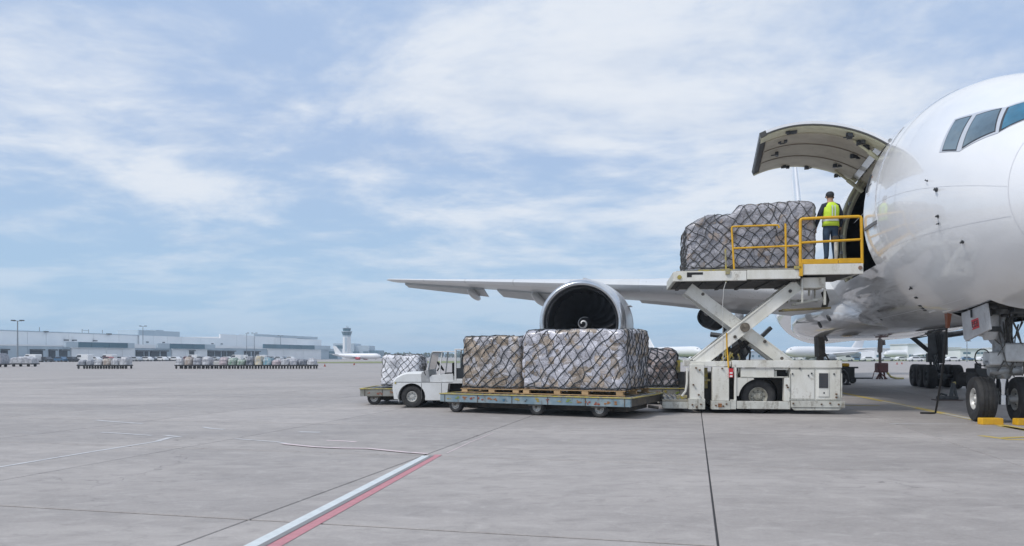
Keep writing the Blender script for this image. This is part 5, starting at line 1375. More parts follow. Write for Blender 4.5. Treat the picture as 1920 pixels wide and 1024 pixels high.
J = [((0, 0, .95), (.155, .115)), ((0, .0, 1.12), (.150, .105)), ((0, -.01, 1.32), (.175, .115)), ((0, 0, 1.44), (.12, .085)), ((0, .01, 1.53), (.058, .058)), ((0, .025, 1.60), (.075, .085)), ((0, .03, 1.70), (.078, .095)), ((0, .03, 1.755), (.055, .065)),
     ((-.17, -.01, 1.42), .075), ((-.255, .0, 1.22), .062), ((-.30, .06, 1.02), .052), ((-.315, .14, .86), .036), ((-.315, .17, .80), (.042, .028)),
     ((.17, -.01, 1.42), .075), ((.255, .0, 1.22), .062), ((.29, .06, 1.02), .052), ((.29, .14, .86), .036), ((.29, .17, .80), (.042, .028)),
     ((-.095, 0, .85), .105), ((-.10, .01, .50), .078), ((-.105, -.02, .13), .056), ((-.11, .02, .05), (.052, .048)), ((-.115, .15, .035), (.045, .032)),
     ((.095, 0, .85), .105), ((.10, .01, .50), .078), ((.105, -.02, .13), .056), ((.11, .02, .05), (.052, .048)), ((.115, .15, .035), (.045, .032))]
E_ = [(0, 1), (1, 2), (2, 3), (3, 4), (4, 5), (5, 6), (6, 7), (3, 8), (8, 9), (9, 10), (10, 11), (11, 12), (3, 13), (13, 14), (14, 15), (15, 16), (16, 17), (0, 18), (18, 19), (19, 20), (20, 21), (21, 22), (0, 23), (23, 24), (24, 25), (25, 26), (26, 27)]
base_i = len(J)
for hs, hi in ((-1, 12), (1, 17)):     # fingers curled towards the control desk, a thumb on the inner side
    hx0, hy0, hz0 = J[hi][0]
    for q in range(4):
        fx = hx0 + (q - 1.5) * .021; ln_ = (.034, .040, .038, .030)[q]
        J += [((fx, hy0 + .018, hz0 - .03), .0105), ((fx, hy0 + .035, hz0 - .03 - ln_), .0095), ((fx, hy0 + .022, hz0 - .03 - ln_ * 1.7), .0085)]
        E_ += [(hi, base_i), (base_i, base_i + 1), (base_i + 1, base_i + 2)]; base_i += 3
    J += [((hx0 - hs * .045, hy0 + .01, hz0 + .0), .012), ((hx0 - hs * .058, hy0 + .03, hz0 - .035), .010)]
    E_ += [(hi, base_i), (base_i, base_i + 1)]; base_i += 2
J = [((x * k_, y * k_, z * k_), (tuple(v * k_ for v in r_) if isinstance(r_, tuple) else r_ * k_)) for (x, y, z), r_ in J]
def fm(c):
    z = c.z / k_; x = abs(c.x) / k_
    if z > 1.505: return 0
    if x > .24 and z < .90: return 0
    if z < .07: return 3
    if z < .93 and x < .24: return 2
    return 1
skin_body('body', J, E_, [SKIN, NAVY, JEANS, GUMM], fm, PN)
# vest: open-bottomed shell round the trunk with reflective bands
def vring(z, a, b, y=-.005, n=28, e=.75):
    return [(a * (1 if cos(t) > 0 else -1) * abs(cos(t)) ** e * k_, (y + b * (1 if sin(t) > 0 else -1) * abs(sin(t)) ** e) * k_, z * k_) for t in [2 * pi * q / n for q in range(n)]]
vr = [(.90, .195, .150), (1.0, .186, .145), (1.10, .180, .140), (1.22, .188, .142), (1.34, .196, .142), (1.42, .180, .125), (1.475, .125, .095), (1.51, .082, .078)]
m = MB().loft([vring(*v) for v in vr], cap=False); vest = m.build('hi_vis_vest', VEST, PN, smooth=True, sharp=None)
sol = vest.modifiers.new('thick', 'SOLIDIFY'); sol.thickness = .012
dsp = vest.data
for v in dsp.vertices:
    n_ = noise.noise(Vector(v.co) * 9) * .012; v.co.x += n_; v.co.y += noise.noise(Vector(v.co) * 8 + Vector((5, 5, 5))) * .012
m = MB().loft([vring(1.02, .193, .153), vring(1.075, .190, .150)], cap=False); m.build('reflective_band', REFL, vest, smooth=True, sharp=None)
for x in (-.055, .012):
    st_ = MB()
    pts = [(x + .03, -.150, 1.09), (x + .028, -.155, 1.2), (x + .03, -.156, 1.32), (x + .03, -.14, 1.42)]
    vs_ = []
    for (a, b, c) in pts: vs_ += [(a * k_ - .016, b * k_ - .008, c * k_), (a * k_ + .016, b * k_ - .008, c * k_)]
    st_.add(vs_, [(0, 1, 3, 2), (2, 3, 5, 4), (4, 5, 7, 6)]); st_.build('reflective_band', REFL, vest, smooth=True)
hc = Vector((0, .03, 1.70)) * k_
cp = MB().loft([[(hc.x + a * cos(t) * k_, hc.y + b * sin(t) * k_, hc.z + z * k_) for t in [2 * pi * q / 24 for q in range(24)]] for z, a, b in ((-.015, .092, .112), (.03, .093, .113), (.07, .078, .095), (.095, .048, .058), (.104, .01, .012))]).build('cap', CAPM, PN, smooth=True, sharp=60)
MB().loft([[(hc.x - .07, hc.y + .09, hc.z - .005), (hc.x + .07, hc.y + .09, hc.z - .005), (hc.x + .07, hc.y + .09, hc.z + .012), (hc.x - .07, hc.y + .09, hc.z + .012)], [(hc.x - .045, hc.y + .19, hc.z - .02), (hc.x + .045, hc.y + .19, hc.z - .02), (hc.x + .045, hc.y + .19, hc.z - .01), (hc.x - .045, hc.y + .19, hc.z - .01)]]).build('cap_peak', CAPM, cp, smooth=True)
for s_ in (-1, 1):
    MB().lathe([(0, .03), (.012, .026), (.016, .001)], (hc.x + s_ * .083 * k_, hc.y - .005, hc.z - .055), (s_, 0, 0), 12).build('ear', SKIN, PN, smooth=True)
f0 = Vector((0, .03 + .095, 1.63)) * k_
fa = MB().loft([[(f0.x - .012, f0.y - .02, f0.z + .03), (f0.x + .012, f0.y - .02, f0.z + .03), (f0.x, f0.y, f0.z + .03)], [(f0.x - .018, f0.y - .02, f0.z - .02), (f0.x + .018, f0.y - .02, f0.z - .02), (f0.x, f0.y + .022, f0.z - .015)]]).build('nose', SKIN, PN, smooth=True)
for s_ in (-1, 1): MB().lathe([(0, .012), (.006, .009), (.009, .001)], (f0.x + s_ * .032, f0.y - .012, f0.z + .03), (0, 1, 0), 10).build('eye', GUMM, PN)
MB().box(f0.x - .025, f0.x + .025, f0.y - .02, f0.y - .005, f0.z - .05, f0.z - .042).build('mouth', M('lips', (.3, .13, .11), .5), PN)
MB().loft([[(hc.x + a * cos(t) * k_, hc.y + b * sin(t) * k_, hc.z + z * k_) for t in [2 * pi * q / 24 for q in range(12, 25)]] for z, a, b in ((-.07, .074, .098), (-.04, .082, .106), (-.01, .084, .108))], closed=False, cap=False).build('hair', M('dark hair', (.03, .022, .018), .8), PN, smooth=True)

# ================================================================== SMALL THINGS ON THE APRON
def chock(x, y, rz, label):
    """yellow wheel chock: wedge block with a bevelled top"""
    c = MB().prism([(-.24, 0), (.24, 0), (.235, .13), (.225, .15), (-.225, .15), (-.235, .13)], -.10, .10).build('wheel_chock', YELL, bevel=.012)
    c.location = (x, y, 0); c.rotation_euler = (0, 0, rz); tag(c, label, 'wheel chock', 'yellow chocks at the nose wheels'); return c
g1 = G(1857, 796); g2 = G(1918, 797)
chock(g1[0], g1[1], R(0), 'yellow chock against the nose wheel nearer the loader')
chock(g2[0] + .06, g2[1], R(0), 'yellow chock against the nose wheel at the right edge')
# black coupling stand with a plate on the ground, and the cable from the belly
gx, gy = G(1776, 751)
ST = empty('cable_stand', (gx, gy, 0), R(-10)); tag(ST, 'low black cable stand on a flat plate under the aircraft nose', 'cable stand')
bx('base_plate', M('plate brown', (.12, .09, .08), .6), ST, -.42, .42, -.3, .3, 0, .035)
bx('body', DARKG, ST, -.32, .32, -.16, .16, .036, .15, .03)
MB().bar((.12, 0, .12), (.20, 0, .62), .12, .1).bar((.30, 0, .12), (.21, 0, .60), .08, .08).tube([(-.28, 0, .14), (-.2, 0, .24), (0, 0, .18)], .04, 8).build('upright', DARKG, ST, bevel=.015)
MB().lathe([(0, .05), (.1, .05)], (.17, 0, .60), (1, 0, .2), 12).build('coupling', YWORN, ST, smooth=True)
c0 = AC.matrix_world  # aircraft frame is evaluated below
def ac_world(v): return ACI.inverted() @ Vector(v)
bp = ac_world((-1.12, .42, 2.42)); e1 = G(1754, 776)
def sag(a, b, n, s): return [Vector(a).lerp(Vector(b), k / n) - Vector((0, 0, s * 4 * (k / n) * (1 - k / n))) for k in range(n + 1)]
mids = [Vector((lerp(bp.x, e1[0], q ** 1.5), lerp(bp.y, e1[1], q ** 1.5), lerp(bp.z, .03, q))) for q in [x / 14 for x in range(15)]]
cbp = mids + [Vector((e1[0] - .06, e1[1] - .06, .028)), Vector((e1[0] - .20, e1[1] - .10, .028)), Vector((e1[0] - .42, e1[1] - .02, .028))]
tag(MB().tube(cbp, .026, 8).build('ground_cable', GUMM, smooth=True), 'black cable hanging from the aircraft belly down to the apron', 'cable')
# dark roller unit behind the nose wheel
gx, gy = 16.55, 27.2
RU = empty('ground_power_unit', (gx, gy, 0)); tag(RU, 'small black ground unit with a drum, just behind the nose wheels', 'ground unit')
bx('body', GUMM, RU, -.12, .42, -.3, .3, .35, 1.12, .05)
MB().lathe([(-.3, .26), (.3, .26)], (-.2, 0, .72), (0, 1, 0), 20).lathe([(-.3, .26), (-.3, .01)], (-.2, 0, .72), (0, 1, 0), 20).build('drum', RUBBER, RU, smooth=True, sharp=40)
bx('neck', DARKG, RU, .08, .24, -.1, .1, 1.1, 1.3, .03)
for x in (-.2, .3): wheel(RU, (x, -.2, .18), (0, 1, 0), .18, .12, .09, DARKG, n=18, treads=False)
# dark red service unit with a mast under the belly
gx, gy = G(1653, 711)
SU_ = empty('service_unit', (gx, gy, 0)); tag(SU_, 'dark red service unit with a thin mast reaching up to the belly', 'service unit')
r5 = random.Random(9)
bx('body', REDD, SU_, -.36, .34, -.3, .3, .45, 1.1, .08)
lm = MB()
for k in range(7): lm.bar((r5.uniform(-.3, .3), r5.uniform(-.2, .2), .6), (r5.uniform(-.38, .36), r5.uniform(-.25, .25), 0), .09, .08)
lm.build('leg', REDD, SU_, bevel=.01)
MB().tube([(-.1, 0, 1.0), (-.12, 0, 1.9)], .10, 8).bar((-.12, 0, 1.8), (-.05, 0, 3.2), .34, .2).bar((.06, 0, 3.1), (.16, 0, 2.3), .2, .15).build('mast', M('mast brown', (.11, .09, .08), .6), SU_, bevel=.02)
MB().tube([(.2, -.2, .55), (.5, -.25, .16), (.9, -.2, .06), (1.4, -.15, .05)], .07, 8).build('hose', YWORN, SU_, smooth=True)
MB().tube([(-.3, -.2, .6), (-.62, -.3, .56), (-.8, -.35, .02)], .025, 6).build('support_rod', REDD, SU_)
# yellow-topped mule behind the loader
gx, gy = 19.1, 43.5
YM = empty('service_cart', (gx, gy, 0)); tag(YM, 'black service cart with a yellow top beyond the loader cabinet', 'service cart')
bx('body', GUMM, YM, -.45, .4, -.4, .4, .25, .95, .06)
bx('yellow_top', YELL, YM, -.35, .15, -.3, .3, .951, 1.15, .06)
bx('tow_plate', DARKG, YM, .3, 1.5, -.2, .2, .25, .33)
for x in (-.3, .3): wheel(YM, (x, -.3, .2), (0, 1, 0), .2, .14, .1, DARKG, n=18, treads=False)
bx('boom', DARKG, YM, .38, .75, -.05, .05, .85, .95)
HK = MB().tube([(0, 0, .03), (.16, 0, .05), (.2, 0, .25), (.1, 0, .6), (-.1, 0, .8)], [.09, .09, .08, .10, .10], 10).box(-.05, .32, -.1, .1, 0, .1).build('tow_hook', GUMM, bevel=.02)
gx, gy = G(1583, 722); HK.location = (gx, gy, 0); tag(HK, 'bent black tow hook standing at the end of the loader', 'tow hook')

# ================================================================== FAR APRON
r7 = random.Random(21)
WH = M('hall panel white', (.82, .84, .86), .55, 0, (.72, .75, .78), .12, .7, vary=.07)
HG = M('hall grey blue', (.44, .53, .60), .55, 0, (.36, .45, .52), .1, .7, vary=.06)
FAS = M('fascia teal', (.055, .135, .185), .35, 0, (.09, .19, .25), .05, .8, vary=.12)
ROOFM = M('roof pale', (.62, .64, .66), .6)
DOCKD = M('dock door dark', (.025, .04, .055), .5, 0, (.05, .07, .09), .3, .7)
DOCKC = M('canopy dark', (.08, .095, .11), .6)
def hall(name, label, p0, p1, dep):
    a = Vector(p0); b = Vector(p1); L = (b - a).length; ang = atan2(b.y - a.y, b.x - a.x)
    root = empty(name, (a.x, a.y, 0), ang); tag(root, label, 'cargo terminal'); return root, L
HA, HB = Vector((-148.0, 149.6)), Vector((-77.0, 420.0))
HT, HLEN = hall('cargo_terminal', 'long pale cargo terminal with dock doors and dark fascia bands across the apron', HA, HB, 60)
HDIR = (HB - HA).normalized()
def hu(p):   # distance along the facade seen in photo column p
    k = (p - 960) / FPX; return (k * HA.y - HA.x) / (HDIR.x - k * HDIR.y)
# local frame of the terminal: x along the facade, +y away from the apron (to the left of the picture)
def hb(name, mat_, p0, p1, z0, z1, y0, y1, parent=None, bevel=0.0):
    return bx(name, mat_, parent or HT, hu(p0), hu(p1), y0, y1, z0, z1, bevel)
u_max = hu(620)
# main hall in panels
hb('hall_core', ROOFM, -40, 440, 0, 8.35, 6.6, 50)
pxs = [-40, 15, 84, 118, 160, 205, 252, 287]
for a, b in zip(pxs, pxs[1:]):
    bx('wall_panel', WH, HT, hu(a) + .06, hu(b) - .06, 6.0, 6.55, 3.9, 8.5 - .0 * a, 0)
pxs = [287, 312, 338, 364, 398, 440]
for a, b in zip(pxs, pxs[1:]):
    bx('wall_panel', WH, HT, hu(a) + .06, hu(b) - .06, 5.2, 5.9, 3.9, 8.6, 0)
hb('roof_edge', HG, -40, 287, 8.52, 8.75, 5.9, 7)
bx('roof_plant', HG, HT, hu(286), hu(362), 5.6, 14, 8.6, 10.4, 0)
bx('roof_plant_top', HG, HT, hu(324), hu(338), 7, 12, 10.4, 10.8, 0)
pxs = [440, 470, 500, 540, 580, 625]
for a, b in zip(pxs, pxs[1:]):
    bx('wall_panel', WH, HT, hu(a) + .08, hu(b) - .08, 6.5, 7.1, 4.2, lerp(10.3, 9.6, (a - 440) / 180), 0)
bx('roof_plant', HG, HT, hu(509), hu(623), 8, 16, 10.0, 11.1, 0)
bx('hall_core', ROOFM, HT, hu(440) + .1, hu(625), 7.2, 50, 0, 9.3, 0)
# lower dock front
def front(p0, p1, mat_, z1, y0=-.2, y1=6.0): return hb('dock_front', mat_, p0, p1, 0, z1, y0, y1)
front(-40, 50, HG, 4.35); front(50.5, 131, HG, 4.35)
for a, b in ((131.5, 163), (163.6, 196), (196.6, 226), (226.6, 250)): front(a, b, WH, 4.1, -.6)
front(250.5, 320, HG, 4.2)
for a, b in ((320.5, 345), (345.5, 368), (368.5, 386)): front(a, b, WH, 4.1, -.6)
front(386.5, 500, HG, 4.6)
for a, b in ((500.5, 530), (530.5, 566), (566.5, 600)): front(a, b, WH, 4.7, -.6)
front(600.5, 640, HG, 5.2)
hb('parapet', WH, -40, 117, 4.36, 4.75, -.3, .4)
for a, b in ((117, 140), (140.5, 165), (165.5, 198), (198.5, 233), (233.5, 246)): hb('fascia_panel', FAS if 130 < a < 220 else HG, a, b, 4.15, 5.75, -1.3, -.65)
hb('parapet', WH, 246.5, 289, 4.25, 5.4, -.5, .2)
for a, b in ((290, 312), (312.5, 335), (335.5, 358), (358.5, 378), (378.5, 398)): hb('fascia_panel', HG if a in (290, 378.5) else FAS, a, b, 4.15, 5.9, -1.3, -.65)
hb('parapet', WH, 398.5, 489, 4.7, 5.5, -.5, .2)
for a, b in ((490, 512), (512.5, 538), (538.5, 560), (560.5, 585), (585.5, 615)): hb('fascia_panel', FAS if a < 580 else HG, a, b, 4.8, 6.6, -1.3, -.65)
hb('fascia_panel', FAS, 628, 640, 5.3, 7.0, -.8, -.25)
hb('dark_glazing', FAS, 616, 632, .4, 4.0, -.32, -.22)
for a, b in ((0, 12), (55, 78), (90, 101.5), (110, 124), (253.5, 267), (270, 276), (280, 297), (300.5, 310.5), (388, 400), (402.5, 412), (415, 422.5), (425, 437.5), (457, 468), (472, 484), (352, 361)):
    d = hb('dock_door', DOCKD, a, b, 0, 3.1 if a < 350 else 3.3, -.5 if a != 352 else -.75, -.22)
    hb('door_canopy', DOCKC, a - .6, b + .6, 3.15 if a < 350 else 3.35, 3.5 if a < 350 else 3.7, -1.2, -.22, d)
    n_ = max(1, int((hu(b) - hu(a)) / 3.0))
    for k in range(1, n_): u = lerp(hu(a), hu(b), k / n_); bx('door_post', HG, d, u - .25, u + .25, -.62, -.5, 0, 3.1)
for a in (1.5, 116, 233, 231, 205, 300, 330, 152, 167, 420, 437, 540):
    u = hu(a); z = 6.2 if a not in (116, 233, 231) else 8.5
    y_ = 5.8 if z < 7 else 6.1
    bx('wall_lamp', DOCKC, HT, u - .5, u + .5, y_ - .9, y_, z, z + .35, 0)
pm = MB()
for a in (116, 194, 206, 231): pm.tube([(hu(a), 8, 8.6), (hu(a), 8, 10.0)], .07, 6)
pm.tube([(hu(194), 8, 9.6), (hu(206), 8, 9.6)], .05, 6).build('roof_pipe', DOCKC, HT)
# control tower
tY = 560.0; tX = (650.3 - 960) / FPX * tY
TW_ = empty('control_tower', (tX, tY, 0)); tag(TW_, 'white control tower with a flared teal cab beyond the terminal', 'control tower')
TWM = M('tower white', (.74, .76, .78), .5); TGL = M('tower glass teal', (.03, .12, .17), .2)
s8 = FPX / tY
def tzz(p): return HC + (HPY - p) / s8
def octo(r, z, n=8): return [(r * cos(pi / n + 2 * pi * k / n), r * sin(pi / n + 2 * pi * k / n), z) for k in range(n)]
MB().loft([octo(3.2, 0), octo(2.95, tzz(632))]).build('shaft', TWM, TW_)
MB().box(-.7, .7, -3.02, -2.85, 5, tzz(633)).build('shaft_window_band', HG, TW_)
MB().loft([octo(2.95, tzz(632) + .02), octo(3.0, tzz(629.3))]).build('collar', HG, TW_)
MB().loft([octo(2.9, tzz(629.2)), octo(3.5, tzz(625)), octo(3.9, tzz(622.6))]).build('walkway_flare', FAS, TW_)
MB().loft([octo(4.0, tzz(622.5)), octo(4.0, tzz(621))]).build('walkway', HG, TW_)
MB().loft([octo(2.6, tzz(620.9)), octo(3.1, tzz(616))]).build('cab_glazing', TGL, TW_)
MB().loft([octo(3.15, tzz(615.9)), octo(3.15, tzz(615.1))]).loft([octo(1.4, tzz(615)), octo(1.2, tzz(612.8))]).build('cab_roof', HG, TW_)
MB().tube([(0, 0, tzz(612.8)), (0, 0, tzz(610.5))], .12, 6).build('antenna', DOCKC, TW_)

RB = empty('rear_block', ((657 - 960) / FPX * 640, 640, 0)); tag(RB, 'grey windowless block behind the control tower, past the end of the terminal', 'building')
q_ = 640 / FPX
bx('wall', HG, RB, -32 * q_, 7 * q_, 0, 30, 0, HC + 24 * q_, 0); bx('wall', HG, RB, 7.2 * q_, 34 * q_, 2, 30, 0, HC + 20 * q_, 0)
for a, b in ((5, 17), (24, 34), (-26, -17)): bx('window', FAS, RB, a * q_, b * q_, -.3, -.05, HC + 2 * q_, HC + 9 * q_, 0)
bx('annex', FAS, RB, 34.3 * q_, 52 * q_, 3, 30, 0, HC + 11 * q_, 0)
# light poles
POLEM = M('pole grey', (.22, .25, .28), .5)
def pole(px_, Y, top, label, heads=2):
    x = (px_ - 960) / FPX * Y; z = HC + (HPY - top) * Y / FPX
    o = empty('light_pole', (x, Y, 0)); tag(o, label, 'light pole', 'floodlight poles by the terminal')
    MB().tube([(0, 0, 0), (0, 0, z)], [.16, .09], 8).build('pole', POLEM, o, smooth=True)
    hl = .85 if heads == 2 else .6
    MB().box(-hl, hl, -.06, .06, z - .05, z + .06).build('cross_arm', POLEM, o)
    for s_ in ((-1, 1) if heads == 2 else (1,)):
        MB().box(s_ * hl - .35, s_ * hl + .35, -.25, .25, z + .0, z + .22).build('lamp_head', DOCKC, o)
pole(33, 150, 602, 'tallest floodlight pole, near the left edge of the apron')
pole(268, 250, 612, 'floodlight pole rising over the roof near the clerestory box')
pole(462.5, 300, 625, 'slim pole beside a twin-headed pole behind the long dolly train', 1)
pole(477, 300, 625, 'twin-headed pole between two slim poles over the terminal roof')
pole(526, 340, 630, 'pole in front of the far roof plant, third from the tower', 2)
pole(546, 380, 633, 'pole in front of the far roof plant, second from the tower', 2)
pole(567, 420, 635, 'low far pole nearest the control tower', 1)
pole(1813, 210, 640, 'short dark post standing beyond the main wheels', 1)

# dolly trains with loads
TRD = M('train dolly dark', (.03, .03, .03), .7)
def far_load(col, seed):
    r_ = random.Random(seed * 7 + 1); m = MB(); hx, hy, h = r_.uniform(.86, .99), .75, r_.uniform(.52, 1.02); rings = []
    off = Vector((seed * 3.7, seed * 1.9, 0)); sh = r_.uniform(-.12, .12)
    for q in range(12):
        z = h * q / 11; k = 1 - r_.uniform(.2, .4) * max(0, (q - 7) / 4) ** 1.6
        ring = []
        for e in range(22):
            a = 2 * pi * e / 22
            p = Vector((hx * k * (1 if cos(a) > 0 else -1) * abs(cos(a)) ** .45 + sh * z, hy * k * (1 if sin(a) > 0 else -1) * abs(sin(a)) ** .45, z))
            d = noise.noise(p * 2.6 + off) * .12 + noise.noise(p * 6 + off) * .05
            ring.append((p.x + cos(a) * d, p.y + sin(a) * d, z + (noise.noise(p * 2 + off) * .12 if q > 8 else 0)))
        rings.append(ring)
    m.loft(rings)
    return m
FLM = {}
def flm(nm, c, c2):
    c = tuple(v * .82 for v in c); c2 = tuple(v * .75 for v in c2)
    FLM[nm] = M('far load ' + nm, c, .6, 0, c2, 2.6, 1.0, grime=.8, gcol=(.06, .06, .08), gscale=1.5)
flm('white', (.66, .67, .70), (.40, .41, .45)); flm('brown', (.42, .33, .27), (.60, .57, .55)); flm('grey', (.26, .28, .33), (.52, .53, .57))
flm('green', (.20, .34, .24), (.55, .58, .56)); flm('teal', (.12, .33, .42), (.5, .55, .58)); flm('pink', (.60, .50, .52), (.42, .38, .42)); flm('dark', (.10, .12, .16), (.4, .42, .46)); flm('cream', (.62, .54, .36), (.6, .6, .6))
NUMW = ['first', 'second', 'third', 'fourth', 'fifth', 'sixth', 'seventh', 'eighth', 'ninth', 'tenth', 'eleventh', 'twelfth', 'thirteenth', 'fourteenth', 'fifteenth', 'sixteenth', 'seventeenth', 'eighteenth', 'nineteenth', 'twentieth', 'twenty-first', 'twenty-second']
def far_dolly_mesh():
    m = MB(); m.box(-1.08, 1.08, -.75, .75, .34, .50)
    return m.mesh('deck', TRD)
FDM = far_dolly_mesh()
FDW = MB().lathe([(-.1, .02), (-.1, .19), (.1, .19), (.1, .02)], (0, 0, .19), (0, 1, 0), 10).mesh('wheel', RUBBER)
def train(x0, x1, ypx, loads, name_):
    Y = FPX * HC / (ypx - HPY); xa = (x0 - 960) / FPX * Y; xb = (x1 - 960) / FPX * Y; n = len(loads); st = (xb - xa) / n
    for k, ld in enumerate(loads):
        x = xa + st * (k + .5)
        d = empty('train_dolly', (x, Y, 0)); d.scale = (st / 2.2, 1, 1)
        tag(d, '%s dolly from the left in the %s' % (NUMW[k], name_), 'cargo dolly', 'dollies of the far trains')
        o = bpy.data.objects.new('deck', FDM); COL.objects.link(o); o.parent = d
        for wx in (-.75, .75):
            for wy in (-.6, .6):
                o = bpy.data.objects.new('wheel', FDW); COL.objects.link(o); o.parent = d; o.location = (wx, wy, 0)
        if ld:
            c = far_load(ld, k + int(x0)).build('pallet_load', FLM[ld], None, smooth=True, sharp=50)
            c.location = (x, Y, .505); c.scale = (st / 1.86, 1, 1)
            tag(c, '%s netted load standing on the %s dolly of the %s' % (ld, NUMW[k], name_), 'cargo load', 'loads on the far dolly trains')
train(150, 244, 691.6, ['grey', 'grey', 'white', 'brown', 'white', 'white'], 'short dolly train before the terminal')
train(505, 592, 686.5, ['grey', 'white', 'dark', 'white', 'grey', None, 'white'], 'rear dolly train')
train(332, 594, 691.6, ['white', 'brown', 'grey', 'white', None, 'pink', 'green', 'green', 'dark', 'cream', 'teal', 'pink', 'white', 'grey', 'dark', 'white'], 'long dolly train before the terminal')
# heap of white sheeted loads on a trailer at the left, with trailers
def trailer(px0, px1, ypx, h, mt, label):
    Y = FPX * HC / (ypx - HPY); xa = (px0 - 960) / FPX * Y; xb = (px1 - 960) / FPX * Y
    t_ = empty('parked_trailer', ((xa + xb) / 2, Y, 0)); tag(t_, label, 'trailer')
    L = xb - xa
    m = MB(); r_ = random.Random(int(px0)); rings = []
    for q in range(9):
        x = lerp(-L / 2, L / 2, q / 8); zt = .55 + h * r_.uniform(.75, 1.0) * (1 if 0 < q < 8 else .7)
        rings.append([(x, -.9, .5), (x, -.9, zt - .15), (x, -.6, zt), (x, .6, zt), (x, .9, zt - .15), (x, .9, .5)])
    m.loft(rings); m.build('sheeted_load', FLM[mt], t_, smooth=True, sharp=40)
    bx('bed', TRD, t_, -L / 2 - .1, L / 2 + .1, -.95, .95, .32, .49)
    for wx in (-L / 2 + .5, L / 2 - .5):
        for wy in (-.8, .8):
            o = bpy.data.objects.new('wheel', FDW); COL.objects.link(o); o.parent = t_; o.location = (wx, wy, 0)
trailer(26, 66, 687.6, 1.05, 'white', 'white sheeted trailer parked on the verge by the tallest pole')
trailer(-14, 10, 688.5, 1.5, 'grey', 'grey lumpy trailer load cut by the left edge')
# parked cars and vans
def car_kind(col, kind, seed):
    root = empty('parked_van' if kind == 'van' else 'parked_car', (0, 0, 0))
    L, Wd = (4.9, 1.9) if kind == 'van' else (4.4, 1.76)
    bm_ = M('car paint ' + col, {'white': (.76, .77, .78), 'silver': (.42, .45, .48), 'dark': (.03, .035, .045), 'blue': (.06, .14, .25), 'red': (.32, .03, .03)}[col], .3, 0, coat=.5)
    if kind == 'van': pr = [(-L / 2, .35), (-L / 2, 1.9), (-L / 2 + .15, 2.05), (L / 2 - 1.5, 2.05), (L / 2 - .75, 1.15), (L / 2 - .05, .95), (L / 2, .35)]
    else: pr = [(-L / 2, .32), (-L / 2 + .03, .88), (-L / 2 + .5, .95), (-L / 2 + 1.05, 1.40), (L / 2 - 1.75, 1.42), (L / 2 - 1.05, .95), (L / 2 - .1, .80), (L / 2, .32)]
    MB().prism(pr, -Wd / 2, Wd / 2).build('body', bm_, root, bevel=.06)
    if kind == 'van': gl = [(-.2, 1.25), (-.2, 1.85), (L / 2 - 1.55, 1.85), (L / 2 - .98, 1.25)]
    else: gl = [(-L / 2 + .72, .97), (-L / 2 + 1.12, 1.32), (L / 2 - 1.80, 1.34), (L / 2 - 1.28, .97)]
    MB().prism(gl, -Wd / 2 - .01, Wd / 2 + .01).build('side_window', SEAL, root)
    for wx in (-L / 2 + .85, L / 2 - .85):
        for wy in (-Wd / 2 + .09, Wd / 2 - .09):
            MB().lathe([(-.1, .02), (-.1, .31), (.1, .31), (.1, .02)], (wx, wy, .31), (0, 1, 0), 14).build('wheel', RUBBER, root, smooth=True, sharp=40)
    return root
PROTO = {}; COUNT = {}
def park(col, kind, x, y, rz, label, group):
    key = (col, kind)
    if key not in PROTO: o = car_kind(col, kind, 0); PROTO[key] = o
    else: o = copy_tree(PROTO[key])
    o.location = (x, y, 0); o.rotation_euler = (0, 0, rz)
    n_ = COUNT[label] = COUNT.get(label, 0) + 1
    tag(o, '%s %s' % (NUMW[n_ - 1], label), kind, group); return o
LAB = {(c, kd): '%s %s from the left in the row before the terminal' % (c, kd) for c in ('white', 'silver', 'dark', 'blue', 'red') for kd in ('car', 'van')}
seq = ['white', 'dark', 'silver', 'white', 'dark', 'white', 'blue', 'dark', 'white', 'silver', 'dark', 'white', 'white', 'dark', 'red', 'silver', 'white', 'dark']
k = 0; p = 8.0
while p < 500:
    u = hu(p); q = HA + HDIR * u + Vector((HDIR.y, -HDIR.x)) * (9 + (k % 3) * 2.5)
    if not (24 < p < 62):
        c = seq[k % len(seq)]; kd = 'van' if (c == 'white' and k % 4 == 0) else 'car'
        park(c, kd, q.x, q.y, atan2(HDIR.y, HDIR.x) + R(90) + r7.uniform(-.1, .1), LAB[(c, kd)], 'vehicles parked along the terminal: ' + c + ' ' + kd)
    p += r7.uniform(6.5, 11) * (1.0 if p < 330 else .8); k += 1
# a few service vehicles and cones on the open apron
def cone(px_, py_, label, col=(.30, .05, .03)):
    gx, gy = G(px_, py_); m_ = MB().loft([octo(.32, .03), octo(.06, .85)]).box(-.4, .4, -.4, .4, 0, .03).build('traffic_cone', M('cone orange', col, .6), None)
    m_.location = (gx, gy, 0); m_.scale = (.5, .5, .5); tag(m_, label, 'traffic cone')
cone(664, 684.8, 'orange cone standing alone right of the dolly trains')
cone(609, 687.5, 'orange cone at the end of the long dolly train')

